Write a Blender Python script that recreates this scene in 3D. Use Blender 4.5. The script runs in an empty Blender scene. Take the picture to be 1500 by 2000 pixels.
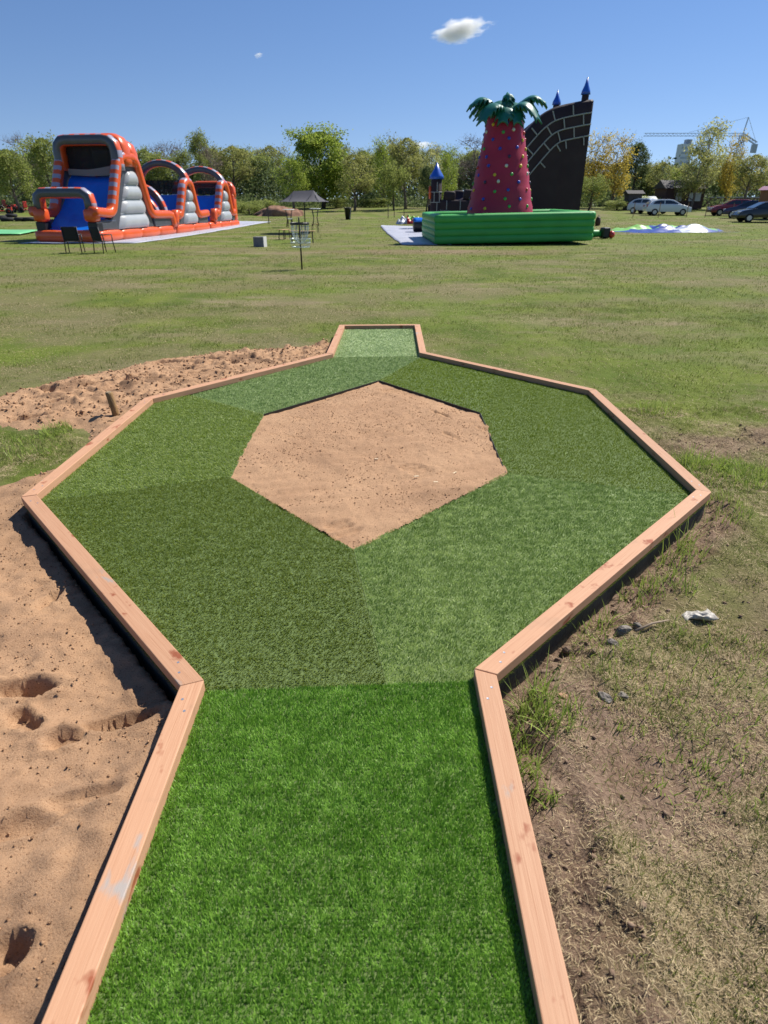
import bpy, math, random
import numpy as np
from mathutils import Vector
R = math.radians
random.seed(7); RNG = np.random.default_rng(7)
sc = bpy.context.scene; COL = sc.collection

# ------------------------------------------------------------------ camera, sky, sun, exposure
CAM_Z = 1.88; FPX = 1200.0; HOR = 388.0
PITCH = math.atan((1000 - HOR) / FPX)
cam = bpy.data.cameras.new('camera'); camo = bpy.data.objects.new('camera', cam); COL.objects.link(camo)
camo.location = (0, 0, CAM_Z); camo.rotation_euler = (math.pi / 2 - PITCH, 0, 0)
cam.sensor_fit = 'VERTICAL'; cam.sensor_height = 36; cam.lens = FPX / 2000 * 36
cam.clip_start = 0.05; cam.clip_end = 6000
cam.dof.use_dof = True; cam.dof.focus_distance = 3.7; cam.dof.aperture_fstop = 3.8
sc.camera = camo
SUN_AZ, SUN_EL = R(52), R(50)          # azimuth measured from the view direction (+Y) to the right (+X)
w = bpy.data.worlds.new('World'); sc.world = w; w.use_nodes = True
nt = w.node_tree; sky = nt.nodes.new('ShaderNodeTexSky'); sky.sky_type = 'NISHITA'; sky.sun_disc = False
sky.sun_elevation = SUN_EL; sky.sun_rotation = SUN_AZ
sky.air_density = 1.0; sky.dust_density = 0.0; sky.ozone_density = 1.5; sky.altitude = 50
tc = nt.nodes.new('ShaderNodeTexCoord'); sx = nt.nodes.new('ShaderNodeSeparateXYZ'); mz = nt.nodes.new('ShaderNodeMapRange'); cx_ = nt.nodes.new('ShaderNodeCombineXYZ'); nrm_ = nt.nodes.new('ShaderNodeVectorMath')
nrm_.operation = 'NORMALIZE'; mz.inputs[1].default_value = 0; mz.inputs[2].default_value = 1; mz.inputs[3].default_value = 0.085; mz.inputs[4].default_value = 1.1   # clear air: little whitening towards the horizon
nt.links.new(tc.outputs['Generated'], sx.inputs[0]); nt.links.new(sx.outputs[0], cx_.inputs[0]); nt.links.new(sx.outputs[1], cx_.inputs[1]); nt.links.new(sx.outputs[2], mz.inputs[0]); nt.links.new(mz.outputs[0], cx_.inputs[2])
nt.links.new(cx_.outputs[0], nrm_.inputs[0]); nt.links.new(nrm_.outputs[0], sky.inputs[0])
hs = nt.nodes.new('ShaderNodeHueSaturation'); hs.inputs['Saturation'].default_value = 1.18; nt.links.new(sky.outputs[0], hs.inputs['Color']); wb = nt.nodes.new('ShaderNodeMix'); wb.data_type = 'RGBA'; wb.blend_type = 'MULTIPLY'; wb.inputs[0].default_value = 1; wb.inputs[7].default_value = (1.0, .945, 1.06, 1); nt.links.new(hs.outputs[0], wb.inputs[6]); nt.links.new(wb.outputs[2], nt.nodes['Background'].inputs[0]); nt.nodes['Background'].inputs[1].default_value = 0.077
sl = bpy.data.lights.new('sun', 'SUN'); sl.energy = 5.0; sl.angle = R(0.53); sl.color = (1, 0.955, 0.88)
so = bpy.data.objects.new('sun', sl); COL.objects.link(so)
SD = Vector((math.sin(SUN_AZ) * math.cos(SUN_EL), math.cos(SUN_AZ) * math.cos(SUN_EL), math.sin(SUN_EL)))
so.rotation_euler = SD.to_track_quat('Z', 'Y').to_euler()
sc.view_settings.view_transform = 'Standard'; sc.view_settings.look = 'None'
sc.view_settings.exposure = 0.5; sc.view_settings.gamma = 1.0
sc.cycles.max_bounces = 8; sc.cycles.transparent_max_bounces = 16; sc.cycles.volume_bounces = 3

# ------------------------------------------------------------------ geometry of the view (to find where things stand)
_c, _s = math.cos(PITCH), math.sin(PITCH)
def ray(px, py):
    return np.array([(px - 750) / FPX, _c + (1000 - py) / FPX * _s, -_s + (1000 - py) / FPX * _c])
def at_z(px, py, z=0.0):
    d = ray(px, py); t = (z - CAM_Z) / d[2]; return np.array([d[0] * t, d[1] * t, z])
def at_y(px, py, Y):
    d = ray(px, py); t = Y / d[1]; return np.array([d[0] * t, Y, CAM_Z + d[2] * t])

# ------------------------------------------------------------------ noise
def _hash(ix, iy, s):
    n = (ix.astype(np.int64) * 374761393 + iy.astype(np.int64) * 668265263 + s * 1442695041) & 0x7fffffff
    n = ((n ^ (n >> 13)) * 1274126177) & 0x7fffffff
    return ((n ^ (n >> 16)) & 0xffff) / 65535.0
def vnoise(x, y, s=0):
    x = np.asarray(x, float); y = np.asarray(y, float)
    ix = np.floor(x); iy = np.floor(y); fx = x - ix; fy = y - iy
    fx = fx * fx * (3 - 2 * fx); fy = fy * fy * (3 - 2 * fy)
    a = _hash(ix, iy, s); b = _hash(ix + 1, iy, s); c = _hash(ix, iy + 1, s); d = _hash(ix + 1, iy + 1, s)
    return (a * (1 - fx) + b * fx) * (1 - fy) + (c * (1 - fx) + d * fx) * fy
def fbm(x, y, o=4, s=0, g=0.5):
    t = 0; a = 1; n = 0
    for i in range(o):
        t = t + a * vnoise(np.asarray(x) * 2**i + 17.3 * i, np.asarray(y) * 2**i - 9.1 * i, s + i); n += a; a *= g
    return t / n
def sstep(a, b, x):
    t = np.clip((np.asarray(x, float) - a) / (b - a), 0, 1); return t * t * (3 - 2 * t)
def poly_sd(P, x, y):                    # signed distance, positive inside
    P = np.asarray(P, float); x = np.asarray(x, float); y = np.asarray(y, float)
    d = np.full(x.shape, 1e9); ins = np.zeros(x.shape, bool); n = len(P)
    for i in range(n):
        a = P[i]; b = P[(i + 1) % n]; e = b - a; wx = x - a[0]; wy = y - a[1]
        t = np.clip((wx * e[0] + wy * e[1]) / (e @ e), 0, 1)
        d = np.minimum(d, (wx - e[0] * t)**2 + (wy - e[1] * t)**2)
        c = ((a[1] <= y) & (b[1] > y)) | ((b[1] <= y) & (a[1] > y))
        with np.errstate(divide='ignore', invalid='ignore'):
            xi = a[0] + (y - a[1]) / (b[1] - a[1] if b[1] != a[1] else 1e-9) * (b[0] - a[0])
        ins ^= c & (x < xi)
    d = np.sqrt(d); return np.where(ins, d, -d)
def line_d(P, x, y):
    P = np.asarray(P, float); d = np.full(np.shape(x), 1e9)
    for i in range(len(P) - 1):
        a = P[i]; e = P[i + 1] - a; wx = x - a[0]; wy = y - a[1]
        t = np.clip((wx * e[0] + wy * e[1]) / (e @ e), 0, 1)
        d = np.minimum(d, (wx - e[0] * t)**2 + (wy - e[1] * t)**2)
    return np.sqrt(d)

# ------------------------------------------------------------------ materials
MATS = {}
def mat(name, c1, c2=None, scale=5.0, rough=0.6, bump=0.0, bscale=40.0, metal=0.0, attr=None, transl=0.0,
        c3=None, scale3=1.0, coat=0.0, spec=0.5, stretch=None, alpha=1.0, det=4.0, coords='Object'):
    if name in MATS: return MATS[name]
    m = bpy.data.materials.new(name); m.use_nodes = True; t = m.node_tree; N = t.nodes; L = t.links
    b = N['Principled BSDF']; b.inputs['Roughness'].default_value = rough; b.inputs['Metallic'].default_value = metal
    b.inputs['Coat Weight'].default_value = coat; b.inputs['Specular IOR Level'].default_value = spec
    b.inputs['Alpha'].default_value = alpha
    tc = N.new('ShaderNodeTexCoord'); src = tc.outputs[coords]
    if stretch:
        mp = N.new('ShaderNodeMapping'); mp.inputs['Scale'].default_value = stretch; L.new(src, mp.inputs[0]); src = mp.outputs[0]
    col = None
    def noise(sc_, d=det):
        n = N.new('ShaderNodeTexNoise'); n.inputs['Scale'].default_value = sc_; n.inputs['Detail'].default_value = d
        L.new(src, n.inputs['Vector']); return n
    def mix(fac, a, bb):
        x = N.new('ShaderNodeMix'); x.data_type = 'RGBA'; L.new(fac, x.inputs[0])
        for k, v in ((6, a), (7, bb)):
            if isinstance(v, tuple): x.inputs[k].default_value = (*v, 1)
            else: L.new(v, x.inputs[k])
        return x.outputs[2]
    def ramp(fac, lo, hi):
        r = N.new('ShaderNodeMapRange'); r.inputs[1].default_value = lo; r.inputs[2].default_value = hi; L.new(fac, r.inputs[0]); return r.outputs[0]
    if c2 is None: b.inputs['Base Color'].default_value = (*c1, 1); col = None
    else:
        if attr:
            a = N.new('ShaderNodeAttribute'); a.attribute_name = attr; fac = a.outputs['Fac']
        else: fac = ramp(noise(scale).outputs['Fac'], 0.35, 0.65)
        col = mix(fac, c1, c2)
        if c3: col = mix(ramp(noise(scale3, 3).outputs['Fac'], 0.5, 0.68), col, c3)
        L.new(col, b.inputs['Base Color'])
    if bump:
        bp = N.new('ShaderNodeBump'); bp.inputs['Strength'].default_value = bump; bp.inputs['Distance'].default_value = 0.02
        L.new(noise(bscale, 6).outputs['Fac'], bp.inputs['Height']); L.new(bp.outputs[0], b.inputs['Normal'])
    if transl:
        tr = N.new('ShaderNodeBsdfTranslucent'); ms = N.new('ShaderNodeMixShader'); ms.inputs[0].default_value = transl
        if col is not None: L.new(col, tr.inputs[0])
        else: tr.inputs[0].default_value = (*c1, 1)
        L.new(b.outputs[0], ms.inputs[1]); L.new(tr.outputs[0], ms.inputs[2]); L.new(ms.outputs[0], N['Material Output'].inputs[0])
    MATS[name] = m; return m

# ------------------------------------------------------------------ mesh helpers
class MB:
    def __init__(s): s.v = []; s.f = []; s.m = []
    def add(s, vs, fs, mi=0):
        o = len(s.v); s.v += [tuple(map(float, p)) for p in vs]
        for k, f in enumerate(fs):
            s.f.append([i + o for i in f]); s.m.append(mi[k] if isinstance(mi, (list, tuple)) else mi)
    def box(s, c, d, rz=0, mi=0, taper=1.0):
        x, y, z = (q / 2 for q in d); ca, sa = math.cos(rz), math.sin(rz); vs = []
        for zz, t in ((-z, 1), (z, taper)):
            for a, b in ((-x, -y), (x, -y), (x, y), (-x, y)):
                a *= t; b *= t; vs.append((c[0] + a * ca - b * sa, c[1] + a * sa + b * ca, c[2] + zz))
        s.add(vs, [(3, 2, 1, 0), (4, 5, 6, 7), (0, 1, 5, 4), (1, 2, 6, 5), (2, 3, 7, 6), (3, 0, 4, 7)], mi)
    def tube(s, path, r, n=8, mi=0, cap=True, sq=None, up=(0, 0, 1), closed=False, mfun=None):
        """sweep; r scalar/list; sq=(w,h,power) gives a rounded-square section; mfun(i,j,n) -> material index"""
        P = [Vector(p) for p in path]; k = len(P); vs = []; fs = []; ms = []; up = Vector(up); prev = None
        for i in range(k):
            if closed: d = P[(i + 1) % k] - P[i - 1]
            else: d = P[min(i + 1, k - 1)] - P[max(i - 1, 0)]
            d = d.normalized()
            if prev is None:
                u = up if abs(d.dot(up)) < 0.95 else Vector((1, 0, 0)) if abs(d.x) < 0.9 else Vector((0, 1, 0))
            else: u = prev
            a = d.cross(u).normalized(); bb = a.cross(d).normalized(); prev = bb
            rr = r[i] if isinstance(r, (list, tuple, np.ndarray)) else r
            for j in range(n):
                t = 2 * math.pi * (j + 0.5) / n; cx, cy = math.cos(t), math.sin(t)
                if sq:
                    e = sq[2]; cx = math.copysign(abs(cx)**e, cx) * sq[0]; cy = math.copysign(abs(cy)**e, cy) * sq[1]
                vs.append(P[i] + (a * cx + bb * cy) * rr)
        for i in range(k if closed else k - 1):
            for j in range(n):
                q = (i + 1) % k
                fs.append((i * n + j, i * n + (j + 1) % n, q * n + (j + 1) % n, q * n + j)); ms.append(mfun(i, j, n) if mfun else mi)
        if cap and not closed:
            fs.append(tuple(range(n - 1, -1, -1))); fs.append(tuple((k - 1) * n + j for j in range(n)))
            e = (mi if not mfun else mfun(0, 0, n)); ms += [e, e]
        s.add(vs, fs, ms)
    def lathe(s, prof, c=(0, 0, 0), n=16, mi=0, mfun=None):
        vs = []; fs = []; ms = []
        for r, z in prof:
            for j in range(n):
                t = 2 * math.pi * j / n; vs.append((c[0] + r * math.cos(t), c[1] + r * math.sin(t), c[2] + z))
        for i in range(len(prof) - 1):
            for j in range(n):
                fs.append((i * n + j, i * n + (j + 1) % n, (i + 1) * n + (j + 1) % n, (i + 1) * n + j)); ms.append(mfun(i, j) if mfun else mi)
        fs.append(tuple(range(n - 1, -1, -1))); fs.append(tuple((len(prof) - 1) * n + j for j in range(n))); ms += [mi, mi]
        s.add(vs, fs, ms)
    def prism(s, poly, f0, f1, mi=0):          # poly 2D; f0/f1 map (u,v)->xyz for the two faces
        n = len(poly); vs = [f0(*p) for p in poly] + [f1(*p) for p in poly]
        fs = [tuple(range(n)), tuple(range(2 * n - 1, n - 1, -1))] + [(i, n + i, n + (i + 1) % n, (i + 1) % n) for i in range(n)]
        s.add(vs, fs, mi)
    def grid(s, fn, nu, nv, mi=0, mfun=None):
        vs = [fn(i / nu, j / nv) for i in range(nu + 1) for j in range(nv + 1)]; fs = []; ms = []
        for i in range(nu):
            for j in range(nv):
                a = i * (nv + 1) + j; fs.append((a, a + nv + 1, a + nv + 2, a + 1)); ms.append(mfun((i + .5) / nu, (j + .5) / nv) if mfun else mi)
        s.add(vs, fs, ms)
    def mesh(s, name, mats, smooth=False):
        me = bpy.data.meshes.new(name); me.from_pydata(s.v, [], s.f)
        for m in (mats if isinstance(mats, (list, tuple)) else [mats]): me.materials.append(m)
        me.polygons.foreach_set('material_index', s.m)
        if smooth: me.polygons.foreach_set('use_smooth', [True] * len(s.f))
        me.update(); return me
    def build(s, name, mats, parent=None, smooth=False, bevel=0, fix=True):
        me = s.mesh(name, mats, smooth)
        if fix:
            import bmesh
            bm = bmesh.new(); bm.from_mesh(me); bmesh.ops.recalc_face_normals(bm, faces=bm.faces); bm.to_mesh(me); bm.free()
        o = link(name, me, parent)
        if bevel:
            q = o.modifiers.new('bevel', 'BEVEL'); q.width = bevel; q.segments = 2; q.limit_method = 'ANGLE'
        return o
def link(name, me, parent=None):
    o = bpy.data.objects.new(name, me); COL.objects.link(o)
    if parent: o.parent = parent
    return o
def tag(o, label, cat, group=None):
    o['label'] = label; o['category'] = cat
    if group: o['group'] = group
    return o
def empty(name, label, cat, loc=(0, 0, 0), rz=0, group=None):
    o = bpy.data.objects.new(name, None); COL.objects.link(o); o.location = loc; o.rotation_euler = (0, 0, rz); o.empty_display_size = 0.1
    return tag(o, label, cat, group)
def copy_tree(o, parent=None):
    c = o.copy(); COL.objects.link(c); c.parent = parent
    for ch in o.children: copy_tree(ch, c)
    return c
def np_mesh(name, V, F, mats, smooth=False, attrs=None):
    me = bpy.data.meshes.new(name); V = np.asarray(V, np.float32); F = np.asarray(F, np.int32); k = F.shape[1]
    me.vertices.add(len(V)); me.vertices.foreach_set('co', V.ravel())
    me.loops.add(F.size); me.loops.foreach_set('vertex_index', F.ravel())
    me.polygons.add(len(F)); me.polygons.foreach_set('loop_start', np.arange(0, F.size, k, dtype=np.int32))
    if smooth: me.polygons.foreach_set('use_smooth', np.ones(len(F), bool))
    for m in (mats if isinstance(mats, (list, tuple)) else [mats]): me.materials.append(m)
    for an, (dom, val) in (attrs or {}).items():
        a = me.attributes.new(an, 'FLOAT', dom); a.data.foreach_set('value', np.asarray(val, np.float32).ravel())
    me.update(calc_edges=True); return me
def blades(P, h, wd, az, lean, curl=0.5, rnd=None, seg=2):
    """grass blades: roots P(N,3), lengths, widths, lean azimuths, lean (0 upright..1 flat); returns V,F(tri),attr"""
    N = len(P); h = np.broadcast_to(h, N); wd = np.broadcast_to(wd, N); lean = np.broadcast_to(lean, N)
    dx, dy = np.cos(az), np.sin(az); fa = az + np.pi / 2 + RNG.normal(0, 0.9, N); sx, sy = np.cos(fa), np.sin(fa)
    rows = []
    for k in range(seg + 1):
        t = k / seg; out = h * lean * (t * (1 - curl) + curl * t * t); up = h * np.sqrt(np.clip(1 - lean**2, 0.02, 1)) * (t - 0.25 * curl * lean * t * t)
        c = np.stack([P[:, 0] + dx * out, P[:, 1] + dy * out, P[:, 2] + up], 1)
        hw = wd / 2 * (1 - 0.55 * t)
        if k < seg:
            rows += [c - np.stack([sx * hw, sy * hw, 0 * hw], 1), c + np.stack([sx * hw, sy * hw, 0 * hw], 1)]
        else: rows.append(c)
    n = len(rows); V = np.stack(rows, 1).reshape(-1, 3); base = np.arange(N)[:, None] * n
    tri = []
    for k in range(seg - 1): tri += [[2 * k, 2 * k + 1, 2 * k + 3], [2 * k, 2 * k + 3, 2 * k + 2]]
    tri.append([2 * seg - 2, 2 * seg - 1, 2 * seg])
    F = (base[:, None, :] + np.array(tri)[None]).reshape(-1, 3)
    rnd = RNG.random(N) if rnd is None else rnd
    return V, F, np.repeat(rnd, n)

# ------------------------------------------------------------------ plan of the lane (rail centre lines, metres)
QL, NL, LP, LB, BL, FL, FR, BR, RB, RP, NR, QR = [(-0.750, 0.25), (-0.757, 1.853), (-2.283, 3.565), (-2.252, 5.741), (-0.670, 7.645),
    (-0.634, 9.540), (0.504, 9.583), (0.483, 7.702), (2.082, 6.025), (2.092, 3.643), (0.409, 1.918), (0.410, 0.25)]
RAIL = [QL, NL, LP, LB, BL, FL, FR, BR, RB, RP, NR, QR]
HEX = [(-0.172, 2.979), (-1.084, 3.978), (-1.096, 5.393), (-0.055, 6.564), (0.883, 5.438), (0.873, 4.051)]
RAIL_T, RAIL_H, RAIL_W, TURF = 0.18, 0.056, 0.086, 0.126

# ------------------------------------------------------------------ ground
SAND_A = [(-6.2, 5.9), (-4.2, 6.55), (-3.5, 7.45), (-2.8, 8.35), (-1.9, 8.75), (-1.2, 8.9), (-0.7, 9.35), (-0.3, 8.9), (-0.2, 7.4), (-1.7, 5.5),
          (-1.7, 3.8), (-0.3, 2.1), (-0.3, -0.6), (-4.5, -0.6), (-4.8, 2.5), (-3.4, 3.9), (-2.9, 4.2), (-2.62, 4.45), (-2.52, 4.8), (-2.66, 5.15), (-2.95, 5.3), (-3.6, 5.35), (-6.2, 4.9)]
def terrain(x, y):
    x = np.asarray(x, float); y = np.asarray(y, float)
    r = 0.35 * sstep(34, 64, y) + 0.55 * sstep(60, 95, y) + 0.35 * sstep(90, 150, y)
    far = sstep(7, 14, y)
    return r + (fbm(x * .22, y * .22, 3, 11) - .5) * 0.10 * sstep(3, 9, np.hypot(x, y - 4)) * (1 - .5 * far)
def soil_mask(x, y):      # bare earth: trench spoil along the right boards, worn patch, foreground corner
    n = (fbm(x * 2.3, y * 2.3, 4, 5) - .5)
    outer = [(RP[0], RP[1]), (NR[0], NR[1]), (QR[0], QR[1])]
    d = line_d(outer, x, y)
    a = sstep(0.42, 0.16, d + n * 0.5) * (x > 0.3)
    b = sstep(1.0, 0.3, np.hypot((x - 3.05) / 1.15, (y - 5.05) / 0.62) + n * 1.3)
    c = sstep(1.0, 0.35, np.hypot((x - 0.70) / 0.28, (y - 0.85) / 0.45) + n * 1.6)
    e = sstep(1.0, 0.35, np.hypot((x - 1.25) / 0.35, (y - 1.05) / 0.22) + n * 1.6)
    return np.clip(np.maximum.reduce([a, b * .9, c, e * .7]), 0, 1)
def ground_z(x, y):
    x = np.asarray(x, float); y = np.asarray(y, float)
    z = terrain(x, y); near = sstep(14, 6, y) * sstep(8, 4, np.abs(x))
    m = soil_mask(x, y)
    clod = (fbm(x * 9, y * 9, 4, 21, .6) - .5) * 0.085 + np.maximum(0, vnoise(x * 26, y * 26, 31) - .6) * 0.06
    z = z + near * ((fbm(x * 3.1, y * 3.1, 4, 3) - .5) * 0.045 + (vnoise(x * 17, y * 17, 8) - .5) * 0.022 + (vnoise(x * 33, y * 33, 9) - .5) * 0.008) + near * m * clod
    d = line_d([RP, NR, QR], x, y)                     # shallow trench then a low bank of spoil beside the boards
    out = (x > 0.42)
    z = z + out * near * (0.045 * np.exp(-((d - .30) / .11)**2) - 0.025 * np.exp(-(d / .1)**2))
    inside = poly_sd(RAIL, x, y) > -0.02
    z = z - 0.16 * sstep(.12, .4, poly_sd(SAND_A, x, y) + (fbm(x * 1.7, y * 1.7, 4, 41) - .5) * .275)   # hollow under the sand
    return np.where(inside, np.minimum(z, 0.0) - 0.02, z)
def axis(lo, hi, step, far_lo, far_hi, g=1.09):
    a = list(np.arange(lo, hi, step)); s = step
    while a[-1] < far_hi: s *= g; a.append(a[-1] + s)
    b = []; s = step; x = lo
    while x > far_lo: s *= g; x -= s; b.append(x)
    return np.array(b[::-1] + a)
gx = axis(-3.2, 3.6, 0.027, -2500, 2500); gy = axis(0.4, 6.6, 0.025, -60, 4000, 1.06)
GX, GY = np.meshgrid(gx, gy, indexing='xy'); GZ = ground_z(GX, GY)
nx, ny = len(gx), len(gy); idx = np.arange(nx * ny).reshape(ny, nx)
GF = np.stack([idx[:-1, :-1], idx[:-1, 1:], idx[1:, 1:], idx[1:, :-1]], -1).reshape(-1, 4)
def ground_material():
    m = bpy.data.materials.new('field_turf'); m.use_nodes = True; t = m.node_tree; N = t.nodes; L = t.links; b = N['Principled BSDF']
    b.inputs['Roughness'].default_value = 0.95; b.inputs['Specular IOR Level'].default_value = 0.15
    geo = N.new('ShaderNodeNewGeometry'); pos = geo.outputs['Position']
    def noise(s, d=5, sv=None, rough=.5):
        n = N.new('ShaderNodeTexNoise'); n.inputs['Scale'].default_value = s; n.inputs['Detail'].default_value = d; n.inputs['Roughness'].default_value = rough
        src = pos
        if sv:
            mp = N.new('ShaderNodeMapping'); mp.inputs['Scale'].default_value = sv; L.new(pos, mp.inputs[0]); src = mp.outputs[0]
        L.new(src, n.inputs['Vector']); return n.outputs['Fac']
    def mr(f, a, c):
        r = N.new('ShaderNodeMapRange'); r.inputs[1].default_value = a; r.inputs[2].default_value = c; L.new(f, r.inputs[0]); return r.outputs[0]
    def mix(f, a, c):
        x = N.new('ShaderNodeMix'); x.data_type = 'RGBA'; L.new(f, x.inputs[0])
        for k, v in ((6, a), (7, c)):
            if isinstance(v, tuple): x.inputs[k].default_value = (*v, 1)
            else: L.new(v, x.inputs[k])
        return x.outputs[2]
    soil = mix(mr(noise(3.5), .3, .7), (.19, .122, .080), (.30, .21, .145))
    soil = mix(mr(noise(60, 4), .45, .7), soil, (.12, .074, .048))
    green = mix(mr(noise(1.1, 6, (1, .7, 1)), .35, .65), (.085, .118, .018), (.145, .175, .030))
    dry = mix(mr(noise(30, 5), .35, .7), (.20, .16, .088), (.29, .24, .14))
    stripe = noise(.55, 7, (.42, .95, 1), .68)
    lawn = mix(mr(stripe, .49, .66), green, dry)
    lawn = mix(mr(noise(8, 6, None, .7), .56, .72), lawn, (.17, .14, .07))
    lawn = mix(mr(noise(.12, 3), .5, .7), lawn, mix(mr(noise(20, 4), .4, .6), (.095, .145, .018), (.15, .20, .030)))
    ad = N.new('ShaderNodeAttribute'); ad.attribute_name = 'dry'; lawn = mix(ad.outputs['Fac'], lawn, mix(mr(noise(14, 5, None, .7), .42, .62), (.20, .165, .085), (.13, .125, .05)))
    at = N.new('ShaderNodeAttribute'); at.attribute_name = 'soil'
    L.new(mix(at.outputs['Fac'], lawn, soil), b.inputs['Base Color'])
    bp = N.new('ShaderNodeBump'); bp.inputs['Strength'].default_value = .7; bp.inputs['Distance'].default_value = .03
    L.new(noise(55, 6, None, .7), bp.inputs['Height']); L.new(bp.outputs[0], b.inputs['Normal']); return m
def dry_mask(x, y):
    n = fbm(x * .55, y * .95, 5, 501, .6); return .7 * sstep(.50, .70, n + .07 * sstep(2, -6, x) * sstep(6, 10, y) * sstep(40, 22, y) + .05 * sstep(9, 14, y) * sstep(26, 18, y) - .06 * sstep(1, 8, x) * sstep(12, 7, y))
SM = soil_mask(GX, GY)
worn = sstep(.50, .66, fbm(GX * 1.3, GY * 1.3, 4, 77)) * sstep(7, 3, GY) * .55 + (GX > .4) * sstep(4.6, 2.2, GY) * (.22 + .7 * fbm(GX * 5, GY * 5, 3, 78))       # thin, worn turf in the foreground
spot = np.zeros_like(SM)
for px, py, rx, ry in ((330, 487, 7, .7), (820, 492, 9, 1.0), (520, 402, 5, 2), (1240, 452, 4, 1.2), (750, 404, 5, 3)):
    q = at_z(px, py); spot = np.maximum(spot, .6 * sstep(1, .4, np.hypot((GX - q[0]) / rx, (GY - q[1]) / ry / 1.6) + (fbm(GX * .8, GY * .8, 3, 9) - .5)))
g = link('ground', np_mesh('ground', np.stack([GX, GY, GZ], -1).reshape(-1, 3), GF, ground_material(), True, {'dry': ('POINT', dry_mask(GX, GY)), 'soil': ('POINT', np.clip(np.maximum.reduce([SM, worn, spot]), 0, 1))}))
g['kind'] = 'structure'

# ------------------------------------------------------------------ sand
M_SAND = None
def sand_material():
    m = bpy.data.materials.new('sand'); m.use_nodes = True; t = m.node_tree; N = t.nodes; L = t.links; b = N['Principled BSDF']
    b.inputs['Roughness'].default_value = .95; b.inputs['Specular IOR Level'].default_value = .2
    geo = N.new('ShaderNodeNewGeometry'); pos = geo.outputs['Position']
    def noise(s, d=5, r=.55):
        n = N.new('ShaderNodeTexNoise'); n.inputs['Scale'].default_value = s; n.inputs['Detail'].default_value = d; n.inputs['Roughness'].default_value = r
        L.new(pos, n.inputs['Vector']); return n.outputs['Fac']
    def mr(f, a, c):
        r = N.new('ShaderNodeMapRange'); r.inputs[1].default_value = a; r.inputs[2].default_value = c; L.new(f, r.inputs[0]); return r.outputs[0]
    def mix(f, a, c):
        x = N.new('ShaderNodeMix'); x.data_type = 'RGBA'; L.new(f, x.inputs[0])
        for k, v in ((6, a), (7, c)):
            if isinstance(v, tuple): x.inputs[k].default_value = (*v, 1)
            else: L.new(v, x.inputs[k])
        return x.outputs[2]
    c = mix(mr(noise(2.2), .35, .68), (.44, .268, .152), (.365, .215, .12))
    c = mix(mr(noise(150, 3), .57, .68), c, (.20, .105, .055))
    c = mix(mr(noise(260, 2), .60, .72), c, (.50, .33, .205))
    at = N.new('ShaderNodeAttribute'); at.attribute_name = 'damp'
    c = mix(at.outputs['Fac'], c, (.17, .10, .058))
    L.new(c, b.inputs['Base Color'])
    bp = N.new('ShaderNodeBump'); bp.inputs['Strength'].default_value = .6; bp.inputs['Distance'].default_value = .013
    L.new(noise(120, 7, .75), bp.inputs['Height']); L.new(bp.outputs[0], b.inputs['Normal']); return m
M_SAND = sand_material()
def foot(z, X, Y, x, y, l, wd, ang, dep):
    ca, sa = math.cos(ang), math.sin(ang); u = (X - x) * ca + (Y - y) * sa; v = -(X - x) * sa + (Y - y) * ca
    d = np.hypot(u / l, v / wd) + (fbm(X * 21, Y * 21, 3, 55) - .5) * .7
    return z - dep * sstep(1.0, .74, d) + dep * .35 * np.exp(-((d - 1.25) / .22)**2)
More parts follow.
